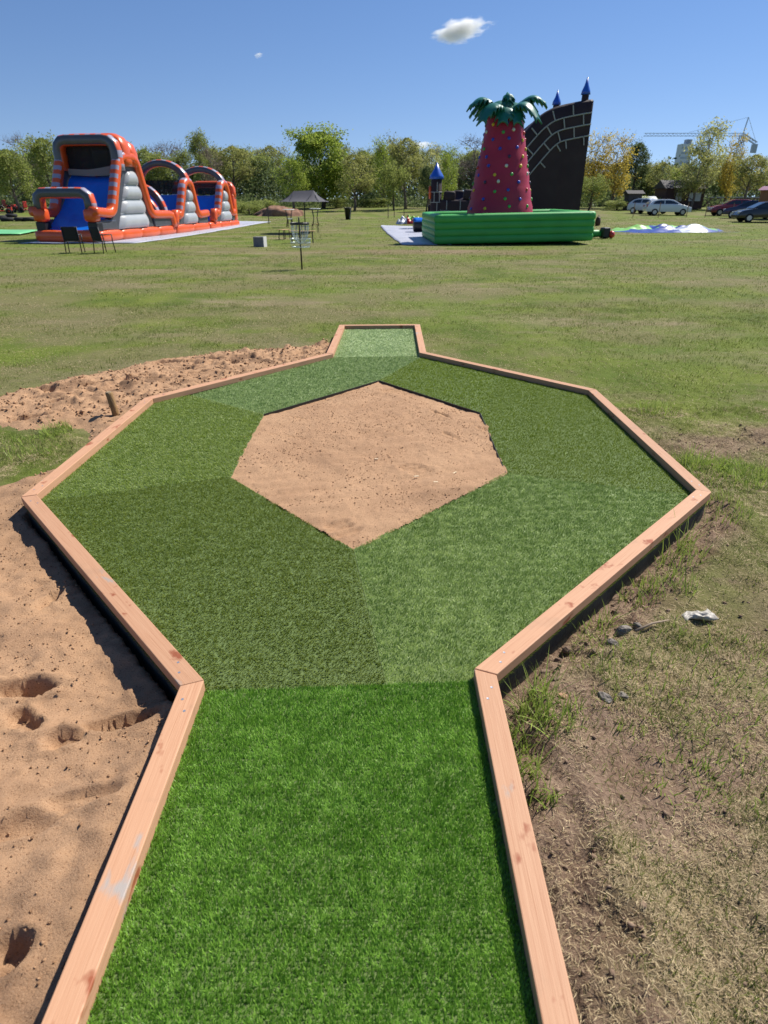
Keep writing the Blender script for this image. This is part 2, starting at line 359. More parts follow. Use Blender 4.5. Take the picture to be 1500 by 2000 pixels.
def left_sand():
    xs = np.arange(-5.6, -.25, .02); ys = np.concatenate([np.arange(.3, 3.2, .014), np.arange(3.2, 9.8, .024)])
    X, Y = np.meshgrid(xs, ys)
    wob = (fbm(X * 1.7, Y * 1.7, 4, 41) - .5) * .5
    sd = poly_sd(SAND_A, X, Y) + wob * .55
    base = terrain(X, Y)
    dr = line_d([QL, NL, LP, LB, BL, FL], X, Y)
    h = -.05 + .085 * sstep(-.12, .35, sd) + .03 * sstep(.2, 1.2, sd)
    h += .055 * sstep(.45, .05, line_d([QL, (-.755, 1.5)], X, Y)) + .05 * sstep(.5, .05, line_d([LB, BL], X, Y))
    h += sstep(-.05, .3, sd) * ((fbm(X * 1.6, Y * 1.6, 3, 50) - .5) * .085 + (fbm(X * 6, Y * 6, 4, 51, .6) - .5) * .055 + (fbm(X * 19, Y * 19, 3, 52, .7) - .5) * .030 + np.maximum(0, vnoise(X * 34, Y * 34, 53) - .72) * .045 * sstep(.45, .6, fbm(X * 3, Y * 3, 2, 54)))
    Z = base + h
    rough = sstep(1.2, .2, line_d([(-3.3, 6.3), (-2.5, 6.7), (-1.9, 7.6), (-.9, 8.9)], X, Y)) * sstep(.1, .3, sd)
    Z += rough * (np.maximum(0, fbm(X * 9, Y * 9, 3, 61) - .54) * .16 - np.maximum(0, .40 - fbm(X * 6.3, Y * 6.3, 3, 62)) * .22)
    for px, py, l, wd, a, dep in ((50, 1352, .145, .055, .15, .075), (45, 1412, .10, .05, -.6, .05), (128, 1452, .07, .045, .3, .05), (240, 1412, .16, .045, .35, .05),
                                 (100, 1178, .10, .035, 1.2, .035), (150, 1145, .14, .03, 1.0, .02), (22, 1890, .07, .05, .8, .06), (60, 1625, .12, .05, .4, .03), (170, 1580, .15, .04, .2, .025),
                                 (78, 762, .17, .07, .1, .07), (118, 790, .15, .07, .3, .07), (190, 752, .16, .07, .2, .05), (255, 745, .15, .07, .1, .06), (300, 742, .12, .05, .1, .05), (330, 708, .2, .08, .2, .06), (415, 705, .18, .07, .1, .06),
                                 (475, 700, .16, .06, .2, .05), (160, 728, .2, .09, .1, .05), (390, 732, .12, .05, .2, .05), (230, 705, .2, .09, 0, .05), (60, 815, .2, .07, .2, .05)):
        q = at_z(px, py, .03); Z = foot(Z, X, Y, q[0], q[1], l, wd, a, dep)
    ins = poly_sd(RAIL, X, Y)
    Z = np.where(ins > -.055, -.2, Z)                                    # the lane's boards hold the sand back
    Z = np.where((ins <= -.03) & (ins > -.12), np.minimum(Z, RAIL_T - RAIL_H - .012), Z)
    damp = sstep(.42, .30, fbm(X * 5.3, Y * 5.3, 3, 62)) * rough * .8 + .75 * sstep(.62, .75, fbm(X * 3, Y * 3, 3, 71)) * sstep(.55, .1, np.hypot((X + 2.75) / 1.0, (Y - 5.75) / .9))
    damp += .9 * sstep(1, .4, np.hypot((X + .95) / .4, (Y - 8.95) / .35) + (fbm(X * 6, Y * 6, 3, 81) - .5))
    damp = np.clip(damp, 0, 1) + .38 * sstep(.3, .7, fbm(X * 1.1, Y * 1.1, 4, 88)) * sstep(5.2, 3.5, Y)
    keep = ((Z > base - .03) | (sd > .1)) & (ins < -.02)
    id_ = np.arange(X.size).reshape(X.shape); k = keep[:-1, :-1] | keep[1:, 1:]
    F = np.stack([id_[:-1, :-1], id_[:-1, 1:], id_[1:, 1:], id_[1:, :-1]], -1)[k]
    u, inv = np.unique(F, return_inverse=True)
    V = np.stack([X, Y, Z], -1).reshape(-1, 3)[u]
    o = link('sand', np_mesh('sand', V, inv.reshape(-1, 4), M_SAND, True, {'damp': ('POINT', np.clip(damp, 0, 1).ravel()[u])})); o['kind'] = 'structure'
left_sand()
def infill_sand():
    xs = np.arange(-1.15, .95, .0125); ys = np.arange(2.9, 6.62, .016); X, Y = np.meshgrid(xs, ys); sd = poly_sd(HEX, X, Y)
    Z = TURF + .004 + (fbm(X * 2, Y * 2, 3, 91) - .5) * .035 + (fbm(X * 12, Y * 12, 4, 92) - .5) * .016 + (vnoise(X * 60, Y * 60, 93) - .5) * .006
    Z += .005 * np.sin((Y - X * .35 + .25 * fbm(X * 1.5, Y * 1.5, 2, 94)) * 34) * sstep(.5, .65, fbm(X * 1.6, Y * 1.6, 2, 95))   # rake marks
    Z -= .022 * sstep(.25, 0, sd) * sstep(4.8, 5.6, Y)                    # lower along the far edges
    for px, py, l, wd, a in ((870, 845, .06, .05, 1.9), (935, 835, .05, .04, 1.6), (750, 758, .12, .05, .3), (850, 805, .09, .04, 2.2), (590, 815, .25, .02, -.35), (560, 850, .25, .02, -.4), (655, 1025, .09, .06, .6), (800, 910, .1, .08, .2)):
        q = at_z(px, py, .13)
        for k in range(3 if wd >= .04 else 1): Z = foot(Z, X, Y, q[0] + .04 * k, q[1] - .05 * k, l, wd * .5, a, .012)
    damp = .35 * sstep(.60, .72, fbm(X * 2.2, Y * 2.2, 3, 96)) * sstep(5.6, 3.6, Y)
    k = (sd > -.02)[:-1, :-1] & (sd > -.02)[1:, 1:]; id_ = np.arange(X.size).reshape(X.shape)
    F = np.stack([id_[:-1, :-1], id_[:-1, 1:], id_[1:, 1:], id_[1:, :-1]], -1)[k]; u, inv = np.unique(F, return_inverse=True)
    o = link('sand', np_mesh('sand_infill', np.stack([X, Y, Z], -1).reshape(-1, 3)[u], inv.reshape(-1, 4), M_SAND, True, {'damp': ('POINT', damp.ravel()[u])})); o['kind'] = 'structure'
infill_sand()

# ------------------------------------------------------------------ the minigolf lane
def wood_material():
    m = bpy.data.materials.new('planed_timber'); m.use_nodes = True; t = m.node_tree; N = t.nodes; L = t.links; b = N['Principled BSDF']
    b.inputs['Roughness'].default_value = .62; b.inputs['Specular IOR Level'].default_value = .3
    tc = N.new('ShaderNodeTexCoord'); oi = N.new('ShaderNodeObjectInfo')
    off = N.new('ShaderNodeVectorMath'); off.operation = 'MULTIPLY_ADD'; off.inputs[1].default_value = (1, 1, 1)
    rv = N.new('ShaderNodeCombineXYZ'); mu = N.new('ShaderNodeMath'); mu.operation = 'MULTIPLY'; mu.inputs[1].default_value = 37; L.new(oi.outputs['Random'], mu.inputs[0])
    L.new(mu.outputs[0], rv.inputs[0]); L.new(tc.outputs['Object'], off.inputs[0]); L.new(rv.outputs[0], off.inputs[2])
    def nz(sv, s, d=5, r=.55):
        mp = N.new('ShaderNodeMapping'); mp.inputs['Scale'].default_value = sv; L.new(off.outputs[0], mp.inputs[0])
        n = N.new('ShaderNodeTexNoise'); n.inputs['Scale'].default_value = s; n.inputs['Detail'].default_value = d; n.inputs['Roughness'].default_value = r; L.new(mp.outputs[0], n.inputs[0]); return n.outputs['Fac']
    def mr(f, a, c):
        r = N.new('ShaderNodeMapRange'); r.inputs[1].default_value = a; r.inputs[2].default_value = c; L.new(f, r.inputs[0]); return r.outputs[0]
    def mix(f, a, c):
        x = N.new('ShaderNodeMix'); x.data_type = 'RGBA'; L.new(f, x.inputs[0])
        for k, v in ((6, a), (7, c)):
            if isinstance(v, tuple): x.inputs[k].default_value = (*v, 1)
            else: L.new(v, x.inputs[k])
        return x.outputs[2]
    c = mix(mr(nz((.5, 14, 14), 6), .3, .7), (.50, .265, .15), (.555, .315, .185))
    c = mix(mr(nz((.6, 60, 60), 5, 3), .55, .75), c, (.40, .185, .092))
    c = mix(mr(nz((3.6, 5, 9), 2.1, 3), .63, .71), c, (.30, .09, .04))          # knots
    c = mix(mr(nz((1.6, 4, 4), 2.2, 4), .66, .72), c, (.37, .32, .28))          # dried filler smears
    tint = N.new('ShaderNodeMapRange'); tint.inputs[3].default_value = .86; tint.inputs[4].default_value = 1.03; L.new(oi.outputs['Random'], tint.inputs[0]); vm = N.new('ShaderNodeVectorMath'); vm.operation = 'SCALE'; L.new(c, vm.inputs[0]); L.new(tint.outputs[0], vm.inputs['Scale']); c = vm.outputs[0]
    c = mix(mr(nz((2, 2, 2), 1.7, 4, .6), .58, .8), c, (.34, .20, .12))          # dust and footmarks
    L.new(c, b.inputs['Base Color'])
    bp = N.new('ShaderNodeBump'); bp.inputs['Strength'].default_value = .25; bp.inputs['Distance'].default_value = .004
    L.new(nz((1, 30, 30), 8), bp.inputs['Height']); L.new(bp.outputs[0], b.inputs['Normal']); return m
M_WOOD = wood_material()
M_BOARD = mat('shaded_side_board', (.022, .024, .020), (.045, .05, .038), 9, .85, .3, 60)  # dark grey-green with the rail overhang's shade put into the colour
M_SCREW = mat('zinc_screw', (.42, .43, .46), rough=.4, metal=.7)
lane = empty('minigolf_lane', 'octagonal minigolf lane of green artificial turf framed by pinkish timber rails around a sand bed', 'minigolf lane', (0, 3.0, 0))
LOFF = Vector((0, -3.0, 0))
def into_lane(o): o.location = Vector(o.location) + LOFF; return o
n = len(RAIL)
def miter(i, off):
    p = Vector(RAIL[i])
    def nrm(a, b): d = (Vector(b) - Vector(a)).normalized(); return Vector((-d.y, d.x))
    if i == 0: return p + nrm(RAIL[0], RAIL[1]) * off
    if i == n - 1: return p + nrm(RAIL[-2], RAIL[-1]) * off
    a, b2 = nrm(RAIL[i - 1], RAIL[i]), nrm(RAIL[i], RAIL[i + 1]); mm = (a + b2).normalized(); return p + mm * (off / mm.dot(a))
for i in range(n - 1):
    a, b2 = Vector(RAIL[i]), Vector(RAIL[i + 1]); d = (b2 - a); ln = d.length; ang = math.atan2(d.y, d.x); mid = (a + b2) / 2; d.normalize()
    ca, sa = math.cos(-ang), math.sin(-ang)
    def loc(p):
        q = p - mid; return (q.x * ca - q.y * sa, q.x * sa + q.y * ca)
    for nm, hw, z0, z1, m_, bev in (('timber_rail', RAIL_W / 2, RAIL_T - RAIL_H, RAIL_T, M_WOOD, .004), ('side_board', RAIL_W / 2 - .014, -.06, RAIL_T - RAIL_H - .002, M_BOARD, .003)):
        P = [miter(i, hw), miter(i + 1, hw), miter(i + 1, -hw), miter(i, -hw)]; P = [loc(p) for p in P]
        sh = .0012; P = [(P[0][0] + sh, P[0][1]), (P[1][0] - sh, P[1][1]), (P[2][0] - sh, P[2][1]), (P[3][0] + sh, P[3][1])]
        dz = random.uniform(-.002, .002) if nm == 'timber_rail' else 0
        mb = MB(); mb.prism(P, lambda u, v: (u, v, z0), lambda u, v: (u, v, z1 + dz))
        o = mb.build(nm, m_, lane, bevel=bev); o.location = (mid.x, mid.y, 0); o.rotation_euler = (0, 0, ang); into_lane(o)
        if nm == 'timber_rail':
            for e in (-1, 1):
                for k in (0, 1):
                    sb = MB(); sb.lathe([(.0055, -.002), (.0055, .0007), (.002, .0004)], (e * (ln / 2 - .09 - .06 * k), .012 * (1 - 2 * k), z1 + dz), 8); sb.build('screw', M_SCREW, o)
def turf_mat(name, lo, hi, rough=.45, transl=.38, spec=.4):
    return mat('turf_' + name, lo, hi, attr='rnd', rough=rough, transl=transl, spec=spec)
M_BACK = mat('turf_backing', (.09, .13, .035), (.12, .17, .05), 40, .9)
M0 = (NL[0] + (NR[0] - NL[0]) * .655, NL[1] + (NR[1] - NL[1]) * .655); SB = tuple(at_z(372, 772, TURF)[:2]); S4 = tuple(at_z(985, 728, TURF)[:2])
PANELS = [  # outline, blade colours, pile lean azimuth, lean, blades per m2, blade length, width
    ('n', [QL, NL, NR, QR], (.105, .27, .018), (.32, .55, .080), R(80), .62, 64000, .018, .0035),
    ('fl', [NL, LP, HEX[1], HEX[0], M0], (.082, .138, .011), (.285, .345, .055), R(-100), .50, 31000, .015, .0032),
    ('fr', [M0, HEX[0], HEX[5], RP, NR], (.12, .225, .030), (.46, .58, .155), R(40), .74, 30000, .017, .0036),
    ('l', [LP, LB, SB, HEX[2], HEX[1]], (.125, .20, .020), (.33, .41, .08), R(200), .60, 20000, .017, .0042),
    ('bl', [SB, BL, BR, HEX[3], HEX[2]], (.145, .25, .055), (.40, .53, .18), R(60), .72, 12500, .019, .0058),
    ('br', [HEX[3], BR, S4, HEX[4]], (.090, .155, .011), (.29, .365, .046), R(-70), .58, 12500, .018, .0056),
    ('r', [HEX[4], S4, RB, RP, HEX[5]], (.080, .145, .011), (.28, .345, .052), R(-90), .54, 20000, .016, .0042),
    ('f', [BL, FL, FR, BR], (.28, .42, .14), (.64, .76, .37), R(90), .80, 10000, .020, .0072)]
for key, poly, c1, c2, az, lean, dens, bl_, bw in PANELS:
    P = np.array(poly); P = P if poly_sd(P, *[np.array([P[:, k].mean()]) for k in (0, 1)])[0] > 0 else P[::-1]
    cx, cy = P.mean(0); mb = MB()
    area = .5 * sum(P[i][0] * P[(i + 1) % len(P)][1] - P[(i + 1) % len(P)][0] * P[i][1] for i in range(len(P)))
    if area < 0: P = P[::-1]; area = -area
    mb.prism([(p[0] - cx, p[1] - cy) for p in P], lambda u, v: (u * .9985, v * .9985, TURF - .012), lambda u, v: (u * .9985, v * .9985, TURF))
    o = mb.build('turf_panel', M_BACK, lane); o.location = (cx, cy, 0); into_lane(o)
    N_ = int(area * dens * 1.25); lo, hi = P.min(0), P.max(0)
    box = np.prod(hi - lo); Q = RNG.random((int(N_ * box / area), 2)) * (hi - lo) + lo
    rows = .0115; Q[:, 1] = np.where(RNG.random(len(Q)) < .45, np.round(Q[:, 1] / rows) * rows, Q[:, 1])     # tufted rows
    ok = (poly_sd(P, Q[:, 0], Q[:, 1]) > .001) & (line_d(RAIL, Q[:, 0], Q[:, 1]) > RAIL_W / 2 + .001); Q = Q[ok]
    if key == 'n': Q = Q[Q[:, 1] > .62]
    big = fbm(Q[:, 0] * 5, Q[:, 1] * 5, 3, 100 + len(key)); k_ = len(Q)
    fine = fbm(Q[:, 0] * 32, Q[:, 1] * 32, 2, 130)
    azs = az + (big - .5) * 1.2 + RNG.normal(0, .75, k_); le = np.clip(lean + (fine - .5) * .55 + .06 * np.sin(Q[:, 1] * 75 + 5 * big) + RNG.normal(0, .16, k_), .05, .93)
    rn = np.clip(RNG.random(k_) * .85 + (big - .5) * .22 + (fine - .5) * .3 + .07, 0, 1)
    V, F, at = blades(np.c_[Q[:, 0] - cx, Q[:, 1] - cy, np.full(k_, TURF - .001)], bl_ * RNG.uniform(.75, 1.2, k_), bw * RNG.uniform(.7, 1.3, k_), azs, le, .55, rn, 2 if key in ('n', 'fl', 'fr', 'l') else 1)
    p = link('pile', np_mesh('pile', V, F, turf_mat(key, c1, c2), False, {'rnd': ('POINT', at)}), o); p['kind'] = 'stuff'
# fringe of turf pinched out below the outer edge of the front right rail
fr = []
for A, B in ((RP, NR), (NR, QR), (NL, LP)):
    A, B = np.array(A), np.array(B); d = B - A; L_ = np.hypot(*d); d /= L_; nn = np.array([-d[1], d[0]])
    if nn @ (np.array([-.2, 4.5]) - (A + B) / 2) > 0: nn = -nn
    if A[0] > 0 and B[1] < 1: nn = np.array([1., 0])
    t = RNG.random(int(L_ * 1500)) * L_; P = A + d * t[:, None] + nn * (RAIL_W / 2 - .012)
    V, F, at = blades(np.c_[P, np.full(len(P), RAIL_T - RAIL_H - .006) + RNG.uniform(-.008, .002, len(P))], RNG.uniform(.012, .03, len(P)), .0026, math.atan2(nn[1], nn[0]) + RNG.normal(0, .6, len(P)), .9, .2, None, 1)
    p = link('turf_fringe', np_mesh('fringe', V - np.array([0, 3.0, 0]), F, turf_mat('fl', None, None), False, {'rnd': ('POINT', at)}), lane); p['kind'] = 'stuff'
# thin black upright strip along the far sides of the sand bed
for a, b2 in ((HEX[2], HEX[3]), (HEX[3], HEX[4]), (HEX[4], HEX[5])):
    a, b2 = Vector(a), Vector(b2); d = b2 - a; mb = MB(); mb.box((0, 0, 0), (d.length - .01, .006, .05)); o = mb.build('edge_strip', mat('black_edge', (.012, .012, .012), rough=.5), lane)
    o.location = ((a + b2).x / 2, (a + b2).y / 2, TURF - .020); o.rotation_euler = (0, 0, math.atan2(d.y, d.x)); into_lane(o)
# ------------------------------------------------------------------ field grass (nobody could count it)
M_GRASS = mat('grass_blade', (.085, .125, .017), (.25, .285, .058), attr='rnd', rough=.6, transl=.35, spec=.25)
M_STRAW = mat('straw_blade', (.32, .235, .125), (.66, .53, .32), attr='rnd', rough=.75, transl=.15, spec=.2)
def view_scatter(N, y0, y1, p=1.0):
    """random ground points inside (a little more than) the view wedge between depths y0..y1"""
    y = y0 + (y1 - y0) * RNG.random(N)**p; hw = .72 * y + .55
    return (RNG.random(N) * 2 - 1) * hw, y
def free(x, y, sand=-.02):
    return (poly_sd(RAIL, x, y) < -.05) & (poly_sd(SAND_A, x, y) + (fbm(x * 1.7, y * 1.7, 4, 41) - .5) * .27 < sand)
def lay(name, x, y, h, wd, lean, mt, seg=1, rnd=None, az=None, dz=-.004):
    z = ground_z(x, y) + dz; az = RNG.random(len(x)) * 6.283 if az is None else az
    return (*blades(np.c_[x, y, z], h, wd, az, lean, .5, rnd, seg),)
def join(name, parts, mt, label=None, cat=None):
    o = 0; V = []; F = []; A = []
    for v, f, a in parts: V.append(v); F.append(f + o); A.append(a); o += len(v)
    ob = link(name, np_mesh(name, np.concatenate(V), np.concatenate(F), mt, False, {'rnd': ('POINT', np.concatenate(A))})); ob['kind'] = 'stuff'
    if label: ob['label'] = label; ob['category'] = cat
    return ob
gp = []; sp_ = []
for y0, y1, N, h, wd in ((.5, 2.6, 70000, .032, .0027), (2.6, 6, 150000, .034, .0036), (6, 13, 120000, .036, .0068), (13, 26, 80000, .04, .015), (26, 62, 70000, .05, .03)):
    x, y = view_scatter(N, y0, y1, .75); k = free(x, y); x, y = x[k], y[k]
    lush = fbm(x * .9, y * 1.3, 4, 201) + .10 * sstep(5, 12, y) + .06 * sstep(0, 5, x) * sstep(5, 9, y) + .22 * sstep(.9, .2, line_d([(-3.6, 4.9), (-2.75, 4.9)], x, y)); tuft = fbm(x * 7, y * 7, 3, 202); dm = dry_mask(x, y); lush = lush - .13 * dm * sstep(3, 6, y)
    bare = np.maximum(soil_mask(x, y), sstep(.52, .68, fbm(x * 1.3, y * 1.3, 4, 77)) * sstep(7, 3, y) * .8)
    k = (RNG.random(len(x)) < np.clip((lush - .335 - .02 * sstep(4.5, 2.5, y) * (x > .4)) * 3.4, .04, 1) * np.clip((tuft - .30) * 4, .05, 1)) & (RNG.random(len(x)) > bare * .93)
    x, y, l_ = x[k], y[k], lush[k]; m = len(x)
    gp.append(lay('g', x, y, h * RNG.uniform(.5, 1.5, m) * (.6 + .8 * l_), wd * RNG.uniform(.6, 1.4, m), RNG.uniform(.2, .95, m), None, 2 if y1 < 3 else 1, np.clip(RNG.random(m) * .8 + (fbm(x * 2, y * 2, 2, 203) - .4) * .5, 0, 1)))
    x, y = view_scatter(int(N * (3.4 if y1 < 3 else 2.8 if y1 < 7 else .8)), y0, y1, .75); k = free(x, y, .02); x, y = x[k], y[k]
    th = fbm(x * 2.6, y * 2.6, 3, 204) + .16 * dry_mask(x, y) - .05; k = (RNG.random(len(x)) < np.clip((th - .25) * 2.4, .08, 1)) & (RNG.random(len(x)) > soil_mask(x, y) * .6); x, y = x[k], y[k]; m = len(x)
    sp_.append(lay('s', x, y, h * .8 * RNG.uniform(.3, 1.5, m), wd * .75 * RNG.uniform(.6, 1.3, m), RNG.uniform(.86, .995, m), None, 1, dz=.003))
NG = len(gp)   # taller weeds against the boards follow
def weeds(cx, cy, r, N, h, dirx=None):
    a = RNG.random(N) * 6.283; q = r * np.sqrt(RNG.random(N)); x, y = cx + np.cos(a) * q, cy + np.sin(a) * q
    k = poly_sd(RAIL, x, y) < -.055; x, y, a = x[k], y[k], a[k]; m = len(x)
    return lay('w', x, y, h * RNG.uniform(.35, 1.2, m), RNG.uniform(.003, .0065, m), RNG.uniform(.15, .85, m), None, 4, RNG.uniform(.2, 1, m))
for px, py, r, N, h in ((1040, 1400, .07, 90, .18), (1005, 1450, .06, 70, .14), (1075, 1430, .08, 60, .13), (1030, 1500, .07, 70, .12), (1055, 1365, .05, 40, .2), (1110, 1410, .08, 50, .10), (1320, 1085, .16, 130, .17), (1250, 1160, .14, 90, .13), (1300, 1140, .16, 150, .10), (1395, 1000, .22, 220, .12),
                        (1345, 905, .16, 140, .2), (1420, 925, .3, 300, .14), (1470, 930, .25, 200, .14), (1140, 1230, .12, 70, .10), (1060, 1560, .05, 60, .08), (1180, 1290, .16, 160, .06), (110, 840, .14, 260, .10), (60, 870, .3, 420, .08), (210, 830, .1, 60, .07),
                        (1335, 1062, .05, 30, .27), (1180, 1215, .06, 30, .16), (1040, 1900, .05, 50, .06), (1280, 800, .2, 140, .14), (300, 1440, .03, 26, .05), (60, 700, .5, 500, .05), (1400, 1300, .35, 500, .06), (1450, 1480, .25, 300, .055), (1330, 1520, .15, 120, .05), (1250, 1370, .2, 200, .05)):
    q = at_z(px, py, .02); gp.append(weeds(q[0], q[1], r, N, h))
join('field_grass', gp[:NG], M_GRASS); join('weeds', gp[NG:], mat('weed_blade', (.13, .21, .028), (.40, .50, .10), attr='rnd', rough=.5, transl=.35, spec=.3)); join('dry_grass', sp_, M_STRAW)

# ------------------------------------------------------------------ small things near the lane
def rock(name, px, py, s, label, cat, m, seed, flat=.6, grp=None, z=None):
    import bmesh
    bm = bmesh.new(); bmesh.ops.create_icosphere(bm, subdivisions=2, radius=1); r = random.Random(seed)
    pl = [(Vector((r.gauss(0, 1), r.gauss(0, 1), r.gauss(0, 1))).normalized(), r.uniform(.55, .85)) for _ in range(9)]
    for v in bm.verts:
        for nn, d in pl:
            e = v.co.dot(nn) - d
            if e > 0: v.co -= nn * e
        v.co *= 1 + r.uniform(-.03, .03)
        v.co = Vector((v.co.x * s * r.uniform(.97, 1.03), v.co.y * s * .75, v.co.z * s * flat))
    me = bpy.data.meshes.new(name); bm.to_mesh(me); bm.free(); me.materials.append(m)
    q = at_z(px, py, .03); o = link(name, me); o.location = (q[0], q[1], float(ground_z(q[0], q[1])) + s * flat * .35); o.rotation_euler = (r.uniform(-.3, .3), r.uniform(-.3, .3), r.uniform(0, 6)); tag(o, label, cat, grp); return o
M_STONE = mat('grey_stone', (.15, .13, .11), (.29, .26, .225), 30, 1.0, 1.0, 60, spec=.1)
M_CLOD = mat('dry_clod', (.135, .088, .058), (.22, .155, .105), 20, .95, .6, 40)
M_BRICK = mat('brick_shard', (.34, .19, .11), (.42, .25, .15), 20, .9, .4, 50)
rock('stone', 1215, 1240, .046, 'largest jagged grey stone in the dirt below the white rag', 'stone', M_STONE, 1, .8)
rock('stone', 1245, 1228, .030, 'grey stone touching the right side of the largest jagged stone', 'stone', M_STONE, 2)
rock('stone', 1195, 1262, .032, 'grey stone just below the largest jagged stone near the boards', 'stone', M_STONE, 3)
rock('stone', 1180, 1368, .034, 'pale flat stone left of its neighbour, below the dirt bank', 'stone', M_STONE, 4, .5)
rock('stone', 1217, 1358, .030, 'upright thin grey stone right of the pale flat stone', 'stone', M_STONE, 5, .7)
rock('brick_shard', 1100, 1366, .026, 'tan broken brick piece lying left of the pale flat stone', 'brick piece', M_BRICK, 6, .5)
for k, (px, py, s) in enumerate(((1110, 1260, .03), (1065, 1310, .028), (1150, 1225, .026), (1090, 1285, .022), (1175, 1205, .02), (1130, 1300, .024), (1045, 1345, .022), (1205, 1180, .022), (1290, 1055, .03), (1280, 1080, .024), (1160, 1275, .018), (1085, 1330, .018))):
    rock('earth_clod', px, py, s, ['largest brown earth clod along the front right boards', 'brown earth clod just above the near rail corner', 'brown earth clod left of the largest grey stone', 'brown earth clod beside the largest brown clod', 'small brown clod above the grey stones by the boards', 'brown clod between the boards and the brick piece', 'brown clod at the near rail corner in the weeds', 'small brown clod high up the bank by the boards', 'brown clod near the far right rail corner', 'smaller brown clod below the far right rail corner', 'tiny brown clod left of the grey stones', 'tiny brown clod near the brick piece'][k], 'clod', M_CLOD, 20 + k, .75, 'earth clods along the boards')
for k, (px, py, s) in enumerate(((150, 815, .07), (165, 825, .06), (190, 820, .055), (175, 808, .05))):
    rock('earth_clod', px, py, s, ['largest dark earth clod on the sand left of the wooden stake', 'dark earth clod directly in front of the largest dark clod', 'dark earth clod closest to the wooden stake', 'smallest dark earth clod behind the other clods by the stake'][k], 'clod', mat('dark_clod', (.05, .036, .024), (.12, .085, .055), 16, .95, .8, 30), 50 + k, .7, 'dark clods by the stake')
# white plastic rag
q = at_z(1365, 1200, .04); mb = MB()
def ragf(u, v):
    e = max(0, 1 - abs(2 * u - 1)**3) * max(0, 1 - abs(2 * v - 1)**3); x = (u - .5) * .17; y = (v - .5) * .075 * (.55 + .6 * u) + .012 * math.sin(u * 7)
    return (x + .012 * (float(fbm(u * 5, v * 5, 2, 711)) - .5), y + .02 * (float(fbm(u * 4 + 3, v * 4, 2, 712)) - .5), .004 + e**.6 * (.006 + .034 * float(fbm(u * 5.5, v * 3, 3, 713, .6))))
mb.grid(ragf, 34, 16); o = mb.build('plastic_rag', mat('white_plastic', (.52, .48, .41), (.44, .40, .34), 20, .5, transl=.2), None, True, fix=False)
sm = o.modifiers.new('thick', 'SOLIDIFY'); sm.thickness = .002; o.location = (q[0], q[1], float(ground_z(q[0], q[1])) + .012); o.rotation_euler = (0, 0, .25); tag(o, 'crumpled white plastic rag on the grass right of the lane', 'rag')
mb = MB(); a = at_z(1240, 1235, .05); b2 = at_z(1305, 1215, .05); za = float(ground_z(a[0], a[1])) + .02
mb.tube([(a[0], a[1], za), ((a[0] + b2[0]) / 2, (a[1] + b2[1]) / 2 + .004, za + .012), (b2[0], b2[1], za + .004)], [.007, .006, .003], 6); tag(mb.build('stick', mat('dry_stick', (.22, .16, .11), (.3, .23, .16), 30, .9), None, True), 'short dry stick between the grey stones and the white rag', 'stick')
# stake
q = at_z(226, 812, .05); st = empty('wooden_stake', 'brown round wooden stake leaning in the sand beside the left rail', 'stake', (q[0], q[1], 0)); mb = MB()
mb.tube([(.012, 0, -.15), (.0, 0, .1), (-.022, .004, .262), (-.024, .004, .272)], [.031, .032, .033, .029], 9); mb.build('post', mat('stake_wood', (.20, .115, .04), (.34, .20, .08), 12, .8, .5, 40, stretch=(3, 3, .6)), st, True)
mb = MB(); mb.lathe([(.0305, 0), (.026, .008), (.01, .010)], (-.024, .004, .271), 9); mb.build('cut_top', mat('stake_end', (.30, .22, .13), (.2, .14, .08), 30, .9), st)
for k, (px, py, ang) in enumerate(((888, 924, .9), (813, 931, .5), (851, 942, .2), (735, 897, .1))):
    q = at_z(px, py, .135); mb = MB(); mb.box((0, 0, 0), (.045 - .006 * k, .010, .006)); o = mb.build('wood_chip', mat('pale_chip', (.66, .53, .34)), None, bevel=.002); o.location = (q[0], q[1], TURF + .012); o.rotation_euler = (.1, .1, ang)
    tag(o, ['longest pale wood chip on the right of the sand bed', 'pale wood chip nearest the middle of the sand bed', 'small pale wood chip in front of the other chips on the sand bed', 'pale wood chip farthest left on the sand bed'][k], 'wood chip', 'wood chips on the sand bed')
# ------------------------------------------------------------------ loose crumbs of sand and soil (too many to count)
def crumbs(name, P, size, mt):
    N = len(P); T = np.array([[1, 0, 0], [-1, 0, 0], [0, 1, 0], [0, -1, 0], [0, 0, 1], [0, 0, -1]], float)
    F0 = np.array([[0, 2, 4], [2, 1, 4], [1, 3, 4], [3, 0, 4], [2, 0, 5], [1, 2, 5], [3, 1, 5], [0, 3, 5]])
    a = RNG.random(N) * 6.283; ca, sa = np.cos(a), np.sin(a); V = T[None] * RNG.uniform(.55, 1.25, (N, 6, 1)) * np.array([1, .8, .65]); V = V + RNG.normal(0, .18, V.shape)
    X = V[..., 0] * ca[:, None] - V[..., 1] * sa[:, None]; Y = V[..., 0] * sa[:, None] + V[..., 1] * ca[:, None]; V = np.stack([X, Y, V[..., 2]], -1) * np.asarray(size)[:, None, None] + P[:, None, :]
    F = (np.arange(N)[:, None, None] * 6 + F0[None]).reshape(-1, 3); o = link(name, np_mesh(name, V.reshape(-1, 3), F, mt, False, {'rnd': ('POINT', np.repeat(RNG.random(N), 6))})); o['kind'] = 'stuff'; return o
M_CRS = mat('sand_crumb', (.20, .11, .058), (.46, .28, .16), attr='rnd', rough=.95, spec=.2); M_CRE = mat('soil_crumb', (.15, .098, .066), (.32, .225, .155), attr='rnd', rough=.95, spec=.2)
